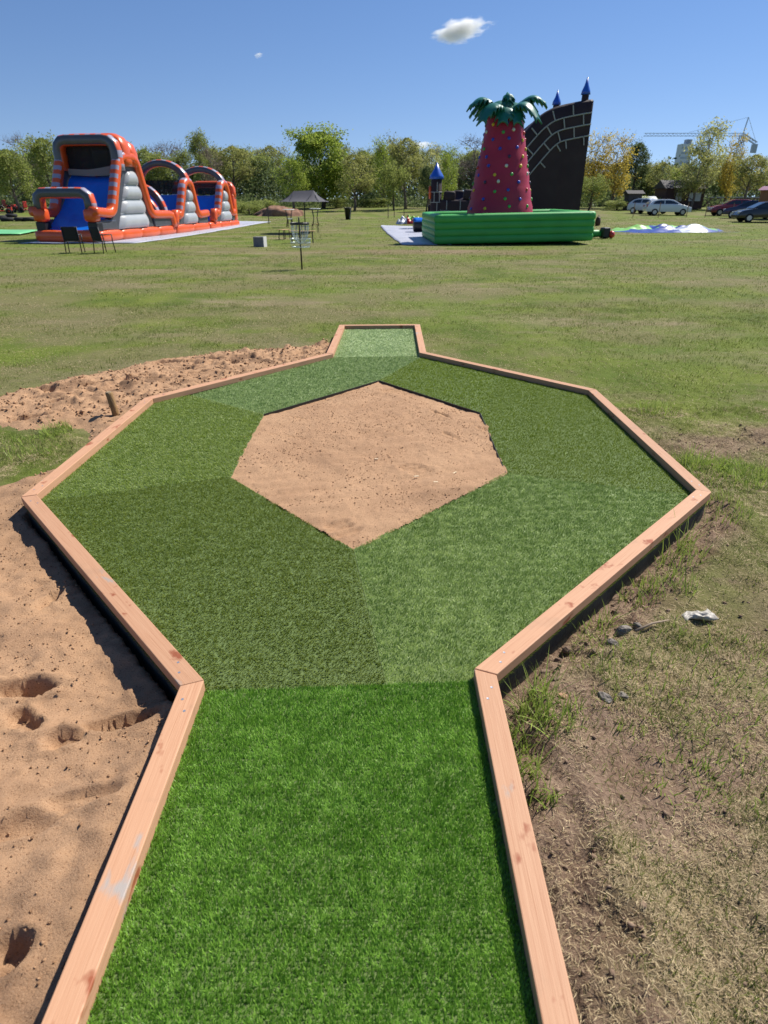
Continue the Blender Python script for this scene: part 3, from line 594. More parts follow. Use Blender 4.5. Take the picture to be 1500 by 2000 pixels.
def surf_z(ob, x, y):
    """height of a built ground sheet by nearest grid column"""
    n_ = len(ob.data.vertices); co = np.empty(n_ * 3, np.float32); ob.data.vertices.foreach_get('co', co); co = co.reshape(-1, 3); c = .025; key = np.floor(co[:, 0] / c).astype(np.int64) * 100000 + np.floor(co[:, 1] / c).astype(np.int64)
    o = np.argsort(key, kind='stable'); ks = key[o]; kq = np.floor(x / c).astype(np.int64) * 100000 + np.floor(y / c).astype(np.int64); i = np.clip(np.searchsorted(ks, kq), 0, n_ - 1); return np.where(ks[i] == kq, co[o[i], 2], -9)
sand_objs = [o for o in bpy.data.objects if o.name.startswith('sand') and o.type == 'MESH']
x, y = view_scatter(60000, .5, 4.2, .7); k = (x < -.7) & (poly_sd(RAIL, x, y) < -.06); x, y = x[k], y[k]; k = RNG.random(len(x)) < np.clip((fbm(x * 4, y * 4, 3, 601) - .32) * 3, .06, 1); x, y = x[k], y[k]; z = surf_z(sand_objs[0], x, y); k = z > -.15; s_ = .0016 + .0075 * RNG.random(k.sum())**5
A1 = np.c_[x[k], y[k], z[k] + s_ * .3]; S1 = s_
x, y = RNG.uniform(-5, -.7, 16000), RNG.uniform(4.2, 9.3, 16000); k = poly_sd(RAIL, x, y) < -.06; x, y = x[k], y[k]; z = surf_z(sand_objs[0], x, y); k = z > -.05; s_ = .004 + .022 * RNG.random(k.sum())**5; A2 = np.c_[x[k], y[k], z[k] + s_ * .25]; S2 = s_
x, y = RNG.uniform(-1.1, .9, 26000), RNG.uniform(2.95, 6.6, 26000); k = (poly_sd(HEX, x, y) > .005) & (RNG.random(26000) < np.clip((fbm(x * 3, y * 3, 3, 602) - .3) * 3, .08, 1)); x, y = x[k], y[k]; z = surf_z(sand_objs[1], x, y); k = z > 0; s_ = .0018 + .0065 * RNG.random(k.sum())**5; A3 = np.c_[x[k], y[k], z[k] + s_ * .3]; S3 = s_
x, y = RNG.uniform(-1.4, 1.2, 9000), RNG.uniform(2.7, 6.8, 9000); d = poly_sd(HEX, x, y); k = (d < 0) & (RNG.random(9000) < np.exp(d / .035)); A4 = np.c_[x[k], y[k], np.full(k.sum(), TURF + .012)]; S4_ = RNG.uniform(.0015, .004, k.sum())
crumbs('sand_crumbs', np.concatenate([A1, A2, A3, A4]), np.concatenate([S1, S2, S3, S4_]), M_CRS)
x, y = view_scatter(34000, .5, 5.5, .7); k = free(x, y) & (x > .4); x, y = x[k], y[k]; k = RNG.random(len(x)) < .12 + .85 * soil_mask(x, y); x, y = x[k], y[k]; s_ = .002 + .014 * RNG.random(len(x))**6; crumbs('soil_crumbs', np.c_[x, y, ground_z(x, y) + s_ * .3], s_, M_CRE)

# ------------------------------------------------------------------ inflatable obstacle course (left)
PVC = dict(rough=.32, coat=.25)
M_OR = mat('orange_vinyl', (.72, .105, .018), (.66, .09, .015), 2, bump=.15, bscale=5, **PVC)
M_GR = mat('dark_grey_vinyl', (.075, .082, .095), (.06, .065, .08), 2, bump=.15, bscale=5, **PVC)
M_LG = mat('light_grey_vinyl', (.42, .44, .44), (.38, .40, .41), 2, bump=.2, bscale=4, **PVC)
M_ST = mat('stripe_grey_vinyl', (.33, .31, .39), rough=.35, coat=.2)
M_BLU = mat('blue_vinyl', (.008, .17, .72), (.007, .145, .64), 3, bump=.5, bscale=6, rough=.3, coat=.3)
M_BLK = mat('black_vinyl', (.012, .012, .014), rough=.45)
M_RED = mat('red_vinyl', (.52, .03, .025), rough=.35, coat=.2)
M_NET = mat('black_netting', (.02, .02, .022), rough=.9, alpha=.72)
CW = 3.3
course = empty('inflatable_obstacle_course', 'long orange and grey inflatable obstacle course with blue slides and striped arches', 'inflatable course', (-16.8, 32.4, float(terrain(-14, 36)) + .01), R(-10))
def arc_path(pts, rad, n=6):        # polyline with rounded corners, 3D points
    P = [Vector(p) for p in pts]; out = [P[0]]
    for i in range(1, len(P) - 1):
        a = (P[i - 1] - P[i]); b = (P[i + 1] - P[i]); r = min(rad, a.length * .48, b.length * .48); a = P[i] + a.normalized() * r; b = P[i] + b.normalized() * r
        for k in range(n + 1):
            t = k / n; out.append(a * (1 - t)**2 + P[i] * 2 * t * (1 - t) + b * t * t)
    out.append(P[-1]); return out
def resample(P, step):
    P = [Vector(p) for p in P]; L = [0]
    for i in range(len(P) - 1): L.append(L[-1] + (P[i + 1] - P[i]).length)
    n = max(2, int(L[-1] / step)); out = []; j = 0
    for k in range(n + 1):
        s = L[-1] * k / n
        while j < len(P) - 2 and L[j + 1] < s: j += 1
        t = (s - L[j]) / max(1e-6, L[j + 1] - L[j]); out.append(P[j].lerp(P[j + 1], min(1, t)))
    return out
def arch(name, y, x0, x1, z0, z1, hw, depth, parent, rad=.9, stripes=True, inner=0, face=1):
    """arch across the course: grey faces, striped outer band, orange inner band"""
    if rad >= 1.2: path = [((x0 + x1) / 2 - (x1 - x0) / 2 * math.cos(t), y, z0 + (z1 - z0) * math.sin(t)) for t in np.linspace(0, math.pi, 40)]
    else: path = arc_path([(x0, y, z0), (x0, y, z1), (x1, y, z1), (x1, y, z0)], rad, 9)
    path = resample(path, .28); mb = MB()
    # section axes: first axis follows +-y (depth), second the arch radius
    P = path; vs = []; n = 12; cen = Vector(((x0 + x1) / 2, y, z0)); k = len(P); fs = []; ms = []
    for i in range(k):
        d = (P[min(i + 1, k - 1)] - P[max(i - 1, 0)]).normalized(); a = Vector((0, 1, 0)); b = a.cross(d).normalized()
        if (P[i] - cen).dot(b) < 0: b = -b
        for j in range(n):
            t = 2 * math.pi * (j + .5) / n; c_, s_ = math.cos(t), math.sin(t)
            c_ = math.copysign(abs(c_)**.7, c_); s_ = math.copysign(abs(s_)**.7, s_)
            vs.append(P[i] + a * c_ * depth + b * s_ * hw)
    for i in range(k - 1):
        for j in range(n):
            t = 2 * math.pi * (j + 1) / n; s_ = math.sin(t)
            m_ = (0 if (i // 1) % 2 else 2) if s_ > .55 and stripes else (inner if s_ < -.75 else face)
            fs.append((i * n + j, i * n + (j + 1) % n, (i + 1) * n + (j + 1) % n, (i + 1) * n + j)); ms.append(m_)
    fs.append(tuple(range(n - 1, -1, -1))); fs.append(tuple((k - 1) * n + j for j in range(n))); ms += [face, face]
    mb.add(vs, fs, ms); return mb.build(name, [M_OR, M_GR, M_ST, M_RED], parent, True)
def puff(name, p0, p1, w_, h_, m_, parent, seg=1.9):
    P0, P1 = Vector(p0), Vector(p1); L = (P1 - P0).length; nseg = max(1, round(L / seg)); mb = MB(); path = []; rad = []
    for k in range(nseg):
        for t, r in ((0, .80), (.04, .92), (.15, .99), (.5, 1.03), (.85, .99), (.96, .92)):
            path.append(P0.lerp(P1, (k + t) / nseg)); rad.append(r)
    path.append(P1); rad.append(.8); mb.tube(path, rad, 12, sq=(w_, h_, .55)); return mb.build(name, m_, parent, True)
# bottom tubes, floor
for x in (.22, CW - .22):
    for y0, y1 in ((.3, 7.9), (8.0, 12.6), (12.7, 17.7)): puff('base_tube', (x, y0, .24), (x, y1, .24), .26, .25, M_OR, course)
puff('base_tube', (.0, .22, .24), (CW, .22, .24), .25, .26, M_OR, course, 1.65); puff('base_tube', (.1, 17.5, .24), (CW - .1, 17.5, .24), .25, .25, M_OR, course)
mb = MB(); mb.box((CW / 2, 8.9, .26), (CW - .7, 17, .4)); mb.build('floor', M_BLU, course, bevel=.08)
def a_frame(x, pts, sgn, stripe_seg):
    """orange padded rail following the side profile; its slide side is striped"""
    path = resample(arc_path([(x, y, z) for y, z in pts], .38, 5), .21); mb = MB(); k = len(path); n = 12
    y0, y1 = stripe_seg
    def mf(i, j, n):
        t = 2 * math.pi * (j + 1) / n; yy = path[i].y
        up = math.sin(t) > .45
        return 1 if up and y0 < yy < y1 and i % 2 else 0
    mb.tube(path, 1, n, sq=(.23, .21, .6), up=(0, 0, 1), mfun=mf); return mb.build('padded_rail', [M_OR, M_ST], course, True)
def side_panel(x, sgn, poly_dark, ribs, nm='side_panel'):
    mb = MB(); mb.prism(poly_dark, lambda u, v: (x - sgn * .16, u, v), lambda u, v: (x + sgn * .02, u, v)); mb.build('dark_side_wall', M_GR, course, bevel=.05)
    (a0, z0), (a1, _), (b1, z1), (b0, _) = ribs; nr = max(2, round((z1 - z0) / .62)); mb = MB()
    def fn(u, v):
        z = z0 + (z1 - z0) * u; l = a0 + (b0 - a0) * u; r = a1 + (b1 - a1) * u; y = l + (r - l) * v
        bul = .06 + .16 * abs(math.sin(math.pi * u * nr))**.6; bul *= (1 - (2 * v - 1)**10)**.5; return (x + sgn * (bul - .0), y, z)
    mb.grid(fn, nr * 7, 12); mb.build(nm, M_LG, course, True)
for x, sgn in ((CW - .1, 1), (.1, -1)):
    a_frame(x, [(.1, 1.32), (1.45, 1.22), (1.75, 1.35), (3.05, 3.72), (4.55, 3.72), (5.35, 1.1), (7.7, 1.05), (7.75, .4)], sgn, (1.6, 3.4))
    side_panel(x, sgn, [(1.2, .45), (5.6, .45), (4.55, 3.6), (3.15, 3.6)], [(2.0, .5), (5.1, .5), (4.3, 3.1), (3.55, 3.1)])
    mb = MB(); mb.box((x - sgn * .06, 6.7, .72), (.3, 2.2, .5)); mb.build('dark_side_wall', M_GR, course, bevel=.06)
    for (s, e, pk, zt, y2) in ((8.35, 11.1, 10.2, 2.78, 12.5), (13.8, 16.5, 15.6, 2.78, 17.0)):
        a_frame(x, [(s - .35, .5), (s - .1, 1.25), (s + .35, .85), (pk - .45, zt), (pk + .35, zt), (e, .95), (y2, 1.02)], sgn, (s + .3, pk + .1))
        side_panel(x, sgn, [(s + .1, .45), (e + .1, .45), (pk + .35, zt - .1), (pk - .4, zt - .1)], [(s + .75, .5), (e - .1, .5), (pk + .2, zt - .45), (pk - .15, zt - .45)])
        mb = MB(); mb.box((x - sgn * .06, (e + y2) / 2, .7), (.28, y2 - e, .5)); mb.build('dark_side_wall', M_GR, course, bevel=.06)
    mb = MB(); mb.box((x - sgn * .22, .35, 1.15), (.62, .55, .58)); mb.build('front_block', M_OR, course, True, bevel=.14)
    mb = MB(); mb.box((x - sgn * .18, .42, .66), (.5, .5, .42)); mb.build('front_foot', M_BLK, course, bevel=.05)
    mb = MB(); mb.box((x - sgn * .1, 1.2, .72), (.28, 1.5, .46)); mb.build('dark_side_wall', M_GR, course, bevel=.08)
    # end wall
    mb = MB(); mb.box((x - sgn * .1, 17.35, 1.3), (.35, .6, 1.7)); mb.build('end_post', M_OR, course, True, bevel=.12)
arch('low_arch', .42, .32, CW - .32, 1.35, 2.10, .24, .27, course, .45)
arch('hood_arch', 3.05, .12, CW - .12, 3.1, 4.42, .26, .3, course, .5)
arch('hood_back', 3.75, .12, CW - .12, 3.3, 4.50, .25, .42, course, .5, False, 3, 0)
arch('hood_back', 4.45, .14, CW - .14, 3.3, 4.30, .25, .36, course, .6, False, 3, 0)
for y, zt, hw in ((5.95, 1.75, .16), (6.6, 2.05, .17), (7.45, 2.45, .2)): arch('hoop', y, .3, CW - .3, .8, zt, hw, .2, course, 1.3, True, 3)
arch('tall_arch', 10.3, .1, CW - .1, 2.6, 3.75, .2, .26, course, 1.6); arch('tall_arch', 15.7, .1, CW - .1, 2.6, 3.62, .2, .26, course, 1.6)
arch('end_arch', 17.4, .2, CW - .2, 1.9, 2.75, .22, .25, course, .7, False, 3, 0)
def slide(pts, x0, x1):
    path = arc_path([(0, y, z) for y, z in pts], .8, 6); mb = MB(); V = []; F = []; nx_ = 12
    for p in path:
        for j in range(nx_ + 1):
            t = j / nx_; V.append((x0 + (x1 - x0) * t, p.y, p.z + .12 * abs(2 * t - 1)**4 + .012 * math.sin(p.y * 9 + t * 5)))
    for i in range(len(path) - 1):
        for j in range(nx_): a = i * (nx_ + 1) + j; F.append((a, a + 1, a + nx_ + 2, a + nx_ + 1))
    mb.add(V, F); return mb.build('slide_bed', M_BLU, course, True, fix=False)
slide([(.4, .5), (.8, .55), (2.2, 1.35), (3.3, 2.88), (4.4, 2.92)], .3, CW - .3); slide([(8.9, .5), (10.1, 2.05), (10.5, 2.05), (11.2, .5)], .3, CW - .3); slide([(14.3, .5), (15.5, 2.05), (15.9, 2.05), (16.7, .5)], .3, CW - .3)
for y, z0, z1 in ((10.35, 2.1, 2.85), (15.75, 2.1, 2.8), (4.5, 2.9, 4.2), (3.32, 3.0, 4.25)):
    mb = MB(); mb.box((CW / 2, y, (z0 + z1) / 2), (CW - .4, .02, z1 - z0)); mb.build('safety_net', M_NET, course)
mb = MB()
mb.grid(lambda u, v: (.35 + (CW - .7) * u, 3.1 - .05 * v, 2.92 + .28 * v + .25 * v * max(0, u - .45) - .05 * math.sin(math.pi * u)), 16, 3); mb.build('sagging_net', mat('pale_netting', (.30, .29, .28), rough=.9, alpha=.7), course, fix=False)
mb = MB(); mb.tube(arc_path([(.55, 3.9, 2.9), (.55, 3.9, 4.2)], .1), .16, 10); mb.build('inner_post', M_RED, course, True)
mb = MB(); mb.tube(arc_path([(1.15, 4.0, 4.2), (1.15, 3.95, 3.7), (1.55, 3.7, 2.9)], .1), .12, 10); mb.build('inner_post', M_RED, course, True)
mb = MB(); mb.tube([(.5, 3.95, 3.6), (1.2, 3.95, 3.6)], .14, 10); mb.build('inner_bar', M_RED, course, True)
for x in (1.1, 2.4):
    mb = MB(); mb.tube([(x, 12.3, .4), (x, 12.3, 1.6), (x, 12.3, 1.78)], [.24, .25, .16], 12); mb.build('pillar_obstacle', mat('purple_grey_vinyl', (.14, .10, .17), rough=.35), course, True)
def sheet(name, pts, m_, label, cat, z=.03, kind=None, n=14):
    """thin cloth lying on the ground: quad given by 4 corners, rippled edge"""
    A, B, C, D = [np.array(p[:2], float) for p in pts]; mb = MB()
    def fn(u, v):
        p = (A * (1 - u) + B * u) * (1 - v) + (D * (1 - u) + C * u) * v
        p = p + (np.array([fbm(u * 5 + v * 7, v * 5, 2, 301), fbm(u * 6, v * 6 + 4, 2, 302)]) - .5) * .35
        return (p[0], p[1], float(terrain(p[0], p[1])) + z + .03 * float(fbm(p[0] * 1.7, p[1] * 1.7, 3, 303)))
    mb.grid(fn, n, n); o = mb.build(name, m_, None, True, fix=False); q = o.modifiers.new('thick', 'SOLIDIFY'); q.thickness = .008; q.offset = -1
    return tag(o, label, cat)
M_TARP = mat('grey_tarp', (.36, .37, .43), (.44, .45, .51), 1.5, .5, .6, 3)
sheet('ground_tarp', [(-17.2, 31.4), (-11.7, 31.6), (-8.9, 53.5), (-13.8, 55)], M_TARP, 'long grey tarpaulin spread under the orange inflatable obstacle course', 'tarpaulin', .012)

# ------------------------------------------------------------------ palm climbing tower with green base
M_GRN = mat('green_vinyl', (.05, .37, .07), (.045, .33, .06), 1.5, bump=.15, bscale=3, rough=.5)
M_PINK = mat('crimson_vinyl', (.40, .026, .06), (.34, .020, .05), 1.2, bump=.1, bscale=3, rough=.5, spec=.3)
M_LEAF = mat('dark_green_vinyl', (.010, .15, .10), (.008, .12, .085), 2, rough=.42, coat=.1)
PZ = float(terrain(6, 33))
palm = empty('palm_climbing_tower', 'crimson inflatable palm climbing tower with coloured holds standing in a green inflatable base', 'inflatable tower', (2.27, 30.2, PZ + .0), R(3)); palm.rotation_euler = (0, R(-1.1), R(2))
PWd, PDp = 7.25, 6.2
for k in range(4):
    z = .21 + .285 * k; r = .19
    for nm, pts in (('base_tube', [(.25, .25, z), (PWd - .25, .25, z)]), ('base_tube', [(.25, .25, z), (.25, PDp, z)]), ('base_tube', [(PWd - .25, .25, z), (PWd - .25, PDp, z)]), ('base_tube', [(.25, PDp, z), (PWd - .25, PDp, z)])):
        a, b = Vector(pts[0]), Vector(pts[1]); d = (b - a).normalized(); mb = MB(); P = [a - d * .24, a - d * .2, a + d * .1] + [a.lerp(b, t) for t in (.25, .5, .75)] + [b - d * .1, b + d * .2, b + d * .24]
        mb.tube(P, [.55, .9, 1.0, 1, 1, 1, 1.0, .9, .55], 14, sq=(.25 + .02 * (k == 3), r, .62)); mb.build(nm, M_GRN, palm, True)
mb = MB(); mb.box((PWd / 2, PDp / 2, .6), (PWd - .5, PDp - .5, .5)); mb.build('landing_mat', M_GRN, palm, bevel=.1)
TX, TY = 3.55, 3.3
def trunk_r(z): return .80 + (1.62 - .80) * ((5.25 - z) / 4.15)**1.05 if z < 5.25 else .8
mb = MB(); mb.lathe([(trunk_r(z) * (1 + .012 * math.cos(z * 9)), z) for z in np.linspace(.8, 5.25, 22)], (TX, TY, 0), 28); mb.build('trunk', M_PINK, palm, True)
HC = {'w': (.62, .60, .52), 'y': (.65, .45, .02), 'g': (.05, .33, .06), 'b': (.012, .05, .42), 'r': (.5, .05, .04), 'k': (.05, .02, .08), 'p': (.7, .35, .35)}
cols = 'ygwwgbwbykgbgyrwbkgypb'; hb = MB(); hb.lathe([(.068, -.06), (.078, .0), (.07, .03), (.04, .05), (.01, .055)], n=9); hold_me = {c: hb.mesh('hold_' + c, mat('hold_' + c, HC[c], rough=.4), True) for c in HC}
rr = random.Random(5); kk = 0
for row in range(11):
    z = 1.45 + row * .345; nn = 9 if row < 6 else 8
    for j in range(nn):
        t = 2 * math.pi * (j + .5 * (row % 2) + rr.uniform(-.2, .2)) / nn; zz = z + rr.uniform(-.06, .06); r = trunk_r(zz)
        if math.sin(t) > .45: continue
        o = link('climbing_hold', hold_me[rr.choice(cols)], palm); o.location = (TX + r * math.cos(t), TY + r * math.sin(t), zz); o.rotation_euler = Vector((math.cos(t), math.sin(t), .2)).to_track_quat('Z', 'Y').to_euler()
def frond(az, L, rise, droop, wmax, seed):
    mb = MB(); n = 26; V = []; F = []; ca, sa = math.cos(az), math.sin(az)
    for i in range(n + 1):
        t = i / n; x = L * (t - .12 * t * t); z = rise * math.sin(min(1, t * 1.1) * math.pi * .6) - droop * t**2.6; wv = wmax * math.sin(math.pi * min(1, .10 + t * .86))**.75
        for j in range(9):
            u = (j - 4) / 4; tip = (.16 + .12 * t) if abs(u) == 1 and i % 3 == 1 else -.02 if abs(u) == 1 else 0
            xx = x + tip * .5; y = u * (wv + tip * .35); zz = z - .34 * wv * abs(u)**1.5 - max(0, tip) * .8; V.append((xx * ca - y * sa, xx * sa + y * ca, zz))
    for i in range(n):
        for j in range(8): a = i * 9 + j; F.append((a, a + 9, a + 10, a + 1))
    mb.add(V, F); o = mb.build('palm_frond', M_LEAF, palm, True, fix=False); q = o.modifiers.new('thick', 'SOLIDIFY'); q.thickness = .06; o.location = (TX, TY, 5.12); return o
for k, (az, L, ri, dr, wm) in enumerate(((192, 2.0, .98, .42, .42), (222, 1.95, .82, .95, .52), (254, 1.35, .66, .85, .50), (288, 1.35, .62, .85, .50), (318, 1.95, .85, .95, .52), (348, 2.05, 1.02, .42, .42), (15, 1.8, .95, .6, .5), (55, 1.7, .95, .7, .5), (95, 1.6, 1.05, .7, .5), (140, 1.7, .95, .7, .5), (168, 1.8, .95, .6, .5), (271, .75, 1.05, .35, .24))):
    frond(R(az), L, ri, dr, wm, k)
mb = MB(); mb.tube([(TX, TY - .3, 5.3), (TX, TY - .32, 5.7), (TX, TY - .28, 5.95), (TX, TY - .2, 6.1)], [.3, .26, .14, .03], 10); mb.build('palm_bud', M_LEAF, palm, True)
sheet('ground_tarp', [(-.25, 48.5), (2.2, 47), (3.0, 30.4), (.75, 29.9)], M_TARP, 'pale grey tarpaulin on the grass left of the green inflatable base', 'tarpaulin', .012)

# ------------------------------------------------------------------ castle slide behind
M_CAS = mat('dark_brown_vinyl', (.042, .027, .027), (.032, .020, .021), 1, bump=.2, bscale=3, rough=.6, spec=.25)
M_MOR = mat('mortar_print', (.33, .34, .32), rough=.6); M_CONE = mat('blue_cone_vinyl', (.010, .10, .50), rough=.35, coat=.2)
CY = 46.0; castle = empty('castle_slide', 'tall dark brown inflatable castle slide with printed brick lines and blue cone spires', 'inflatable slide', (0, CY, float(terrain(9, CY))))
top_raw = [(3.2, 1.4), (5.2, 1.5), (6.6, 2.6), (8.3, 4.6), (9.4, 5.9), (10.1, 6.55), (10.8, 6.85), (12.2, 7.1), (13.1, 7.25)]
_x = np.linspace(3.2, 13.1, 120); _z = np.interp(_x, [p[0] for p in top_raw], [p[1] for p in top_raw]); _z = np.convolve(np.pad(_z, 8, mode='edge'), np.ones(17) / 17, 'valid'); top = [(float(a), float(b)) for a, b in zip(_x, _z)]
outline = [(13.15, 0), *top[::-1], (3.2, 0)]
mb = MB()
def bulge(n=60):
    V = []; F = []; K = len(top)
    xs = np.linspace(3.2, 13.12, n + 1); zt = np.interp(xs, [p[0] for p in top], [p[1] for p in top])
    for i in range(n + 1):
        for j in range(9):
            t = j / 8; V.append((xs[i], 0 - .10 * abs(math.sin(xs[i] * 2.2))**.5, zt[i] * t))
        V.append((xs[i], .25, zt[i] + .12)); V.append((xs[i], .9, zt[i] + .12)); V.append((xs[i], 1.0, 0))
    m_ = 12
    for i in range(n):
        for j in range(m_ - 1): a = i * m_ + j; F.append((a, a + m_, a + m_ + 1, a + 1))
    F.append(tuple(range(m_))); F.append(tuple(n * m_ + j for j in range(m_ - 1, -1, -1))); mb.add(V, F)
bulge(); mb.build('near_wall', M_CAS, castle, True)
mb = MB(); mb.prism(outline, lambda u, v: (u, 3.6, v * .985), lambda u, v: (u, 4.2, v * .985)); mb.build('far_wall', M_CAS, castle, bevel=.1)
mb = MB(); mb.prism([(12.3, 0), (13.0, 0), (13.0, 6.2), (12.3, 6.2)], lambda u, v: (u, 1.0, v), lambda u, v: (u, 3.6, v)); mb.build('end_wall', M_CAS, castle)
mb = MB(); mb.prism([(5, 0), (12.2, 0), (12.2, 5.6), (10.6, 5.2), (7.0, 1.6), (5, 1.0)], lambda u, v: (u, 1.02, v), lambda u, v: (u, 3.58, v)); mb.build('slide_bed', M_BLU, castle)
tx = np.array([p[0] for p in top]); tz = np.array([p[1] for p in top])
def topz(x): return float(np.interp(x, tx, tz))
def course_line(off, x0, x1):
    pts = []
    for x in np.linspace(x0, x1, 50):
        dz = (topz(x + .15) - topz(x - .15)) / .3; l = math.hypot(1, dz); pts.append(Vector((x + off * dz / l, -.125, topz(x) - off / l)))
    return [p for p in pts if p.z > .9]
mb = MB(); rows = [course_line(o_, 5.4, 13.05) for o_ in (.62, 1.24, 1.86)]
for rw in rows: mb.tube(rw, .042, 5)
for k, (o0, o1) in enumerate(((.05, .62), (.62, 1.24), (1.24, 1.86), (1.86, 2.35))):
    for x in np.arange(5.6 + .62 * (k % 2), 13, 1.25):
        dz = (topz(x + .15) - topz(x - .15)) / .3; l = math.hypot(1, dz)
        a, b = [(x + o_ * dz / l, -.125, topz(x) - o_ / l) for o_ in (o0, o1)]
        if min(a[2], b[2]) > .8 and max(a[0], b[0]) < 13.05: mb.tube([a, b], .042, 5)
mb.build('brick_lines', M_MOR, castle)
def turret(x, y, z, r, h, ch, nm='turret'):
    mb = MB(); mb.lathe([(r * .96, z - .1), (r, z), (r, z + h), (r * .9, z + h + .03)], (x, y, 0), 14); t = mb.build(nm, M_CAS, castle, True)
    mb = MB(); mb.lathe([(r * 1.0, z + h), (r * 1.35, z + h + .02), (r * 1.22, z + h + .2), (r * .6, z + h + ch * .55), (.03, z + h + ch)], (x, y, 0), 14); mb.build('cone_roof', M_CONE, t, True); return t
turret(12.72, .5, 7.1, .22, .50, .92); turret(11.75, 3.9, 6.9, .22, .55, .85)
tl = turret(3.45, -.2, .0, .36, 2.9, .95)
mb = MB()
for z in (1.0, 1.55, 2.15): mb.tube([(3.45 + .375 * math.cos(t), -.2 + .375 * math.sin(t), z) for t in np.linspace(math.pi, 2 * math.pi, 9)], .025, 5)
for z, xo in ((1.0, .05), (1.55, -.15), (1.55, .2), (2.15, .03)): yy = -.2 - math.sqrt(.375**2 - xo**2); mb.tube([(3.45 + xo, yy, z), (3.45 + xo, yy, z + .58)], .025, 5)
mb.build('brick_lines', M_MOR, tl); mb = MB(); mb.tube([(3.06, -.25, 1.75), (3.03, -.25, 2.5)], .09, 8); mb.build('orange_flap', M_OR, tl, True)
mb = MB(); mb.box((5.2, -.15, .85), (3.2, .7, 1.7)); mb.build('low_wall', M_CAS, castle, True, bevel=.15)
mb = MB()
for x in (4.15, 5.05, 5.95): mb.tube([(x, -.54, 1.12), (x, -.54, 1.66)], .028, 5)
mb.tube([(3.7, -.53, 1.08), (4.5, -.53, 1.02), (5.6, -.53, 1.03), (6.6, -.53, 1.2)], .028, 5)
for x in (4.6, 5.5): mb.tube([(x, -.54, .6), (x, -.54, 1.03)], .028, 5)
mb.build('brick_lines', M_MOR, castle)
for x, y, z in ((4.35, -.1, 1.92), (5.65, -.1, 2.02), (5.2, 2.5, 2.0), (6.5, -.1, 2.1)):
    mb = MB(); mb.box((x, y, z - .02), (.75, .6, .62)); mb.build('battlement', M_CAS, castle, True, bevel=.12)
# ------------------------------------------------------------------ garden things on the field
def gz(x, y): return float(ground_z(x, y))
M_DK = mat('black_metal', (.014, .014, .015), rough=.45, metal=.0); M_FAB = mat('black_mesh_fabric', (.016, .016, .018), rough=.8)
def chair(px, py, rz, label):
    q = at_z(px, py); t = empty('garden_chair', label, 'chair', (q[0], q[1], gz(q[0], q[1])), rz, 'black chairs on the grass')
    for sx in (-.27, .27):
        mb = MB(); mb.tube([(sx * 1.06, -.26, 0), (sx, -.22, .42), (sx, -.30, .92)], .019, 6); mb.build('leg', M_DK, t, True)
        mb = MB(); mb.tube([(sx * 1.06, .28, 0), (sx, .24, .42), (sx, .24, .64)], .019, 6); mb.build('leg', M_DK, t, True)
        mb = MB(); mb.tube(arc_path([(sx, .25, .63), (sx, .2, .655), (sx, -.26, .64)], .04), .018, 6); mb.build('armrest', M_DK, t, True)
    mb = MB(); mb.grid(lambda u, v: (-.26 + .52 * u, -.22 + .46 * v, .42 - .02 * math.sin(math.pi * u)), 6, 6); o = mb.build('seat', M_FAB, t, True, fix=False); o.modifiers.new('t', 'SOLIDIFY').thickness = .012
    mb = MB(); mb.grid(lambda u, v: (-.26 + .52 * u, -.225 - .075 * v - .02 * math.sin(math.pi * u), .43 + .50 * v), 6, 6); o = mb.build('backrest', M_FAB, t, True, fix=False); o.modifiers.new('t', 'SOLIDIFY').thickness = .012
    return t
chair(148, 494, R(12), 'black garden chair facing the slide, left one of the two'); chair(205, 494, R(-32), 'black garden chair turned right, right one of the two')
# disc golf basket
q = at_z(590, 526); bk = empty('disc_golf_basket', 'black disc golf basket with chains on a pole in the middle of the field', 'disc golf basket', (q[0], q[1], gz(q[0], q[1])))
mb = MB(); mb.tube([(0, 0, -.1), (-.005, 0, .7), (-.015, 0, 1.36), (-.015, 0, 1.42)], [.024, .024, .022, .012], 8); mb.build('pole', M_DK, bk, True)
mb = MB(); mb.tube([(.27 * math.cos(t), .27 * math.sin(t), 1.24) for t in np.linspace(0, 2 * math.pi, 25)[:-1]], 1, 6, sq=(.008, .03, .5), closed=True)
for k in range(4): t = k * math.pi / 4; mb.tube([(.27 * math.cos(t), .27 * math.sin(t), 1.23), (-.27 * math.cos(t), -.27 * math.sin(t), 1.23)], .007, 5)
mb.build('top_band', M_DK, bk)
M_CH = mat('chain_steel', (.55, .62, .60), rough=.35, metal=.6)
for k in range(14):
    t = 2 * math.pi * k / 14; mb = MB(); P = [(r * math.cos(t), r * math.sin(t), z) for r, z in ((.25, 1.22), (.245, 1.05), (.20, .88), (.11, .76), (.04, .70))]; P = resample(P, .03)
    mb.tube(P, [.006 if i % 2 else .0115 for i in range(len(P))], 5); mb.build('chain', M_CH, bk)
mb = MB()
for z, r in ((.84, .30), (.74, .29), (.62, .26)): mb.tube([(r * math.cos(t), r * math.sin(t), z) for t in np.linspace(0, 2 * math.pi, 25)[:-1]], .009, 5, closed=True)
for k in range(22): t = 2 * math.pi * k / 22; mb.tube([(.30 * math.cos(t), .30 * math.sin(t), .84), (.26 * math.cos(t), .26 * math.sin(t), .62), (.03 * math.cos(t), .03 * math.sin(t), .60)], .0055, 4)
mb.build('wire_basket', M_CH, bk)
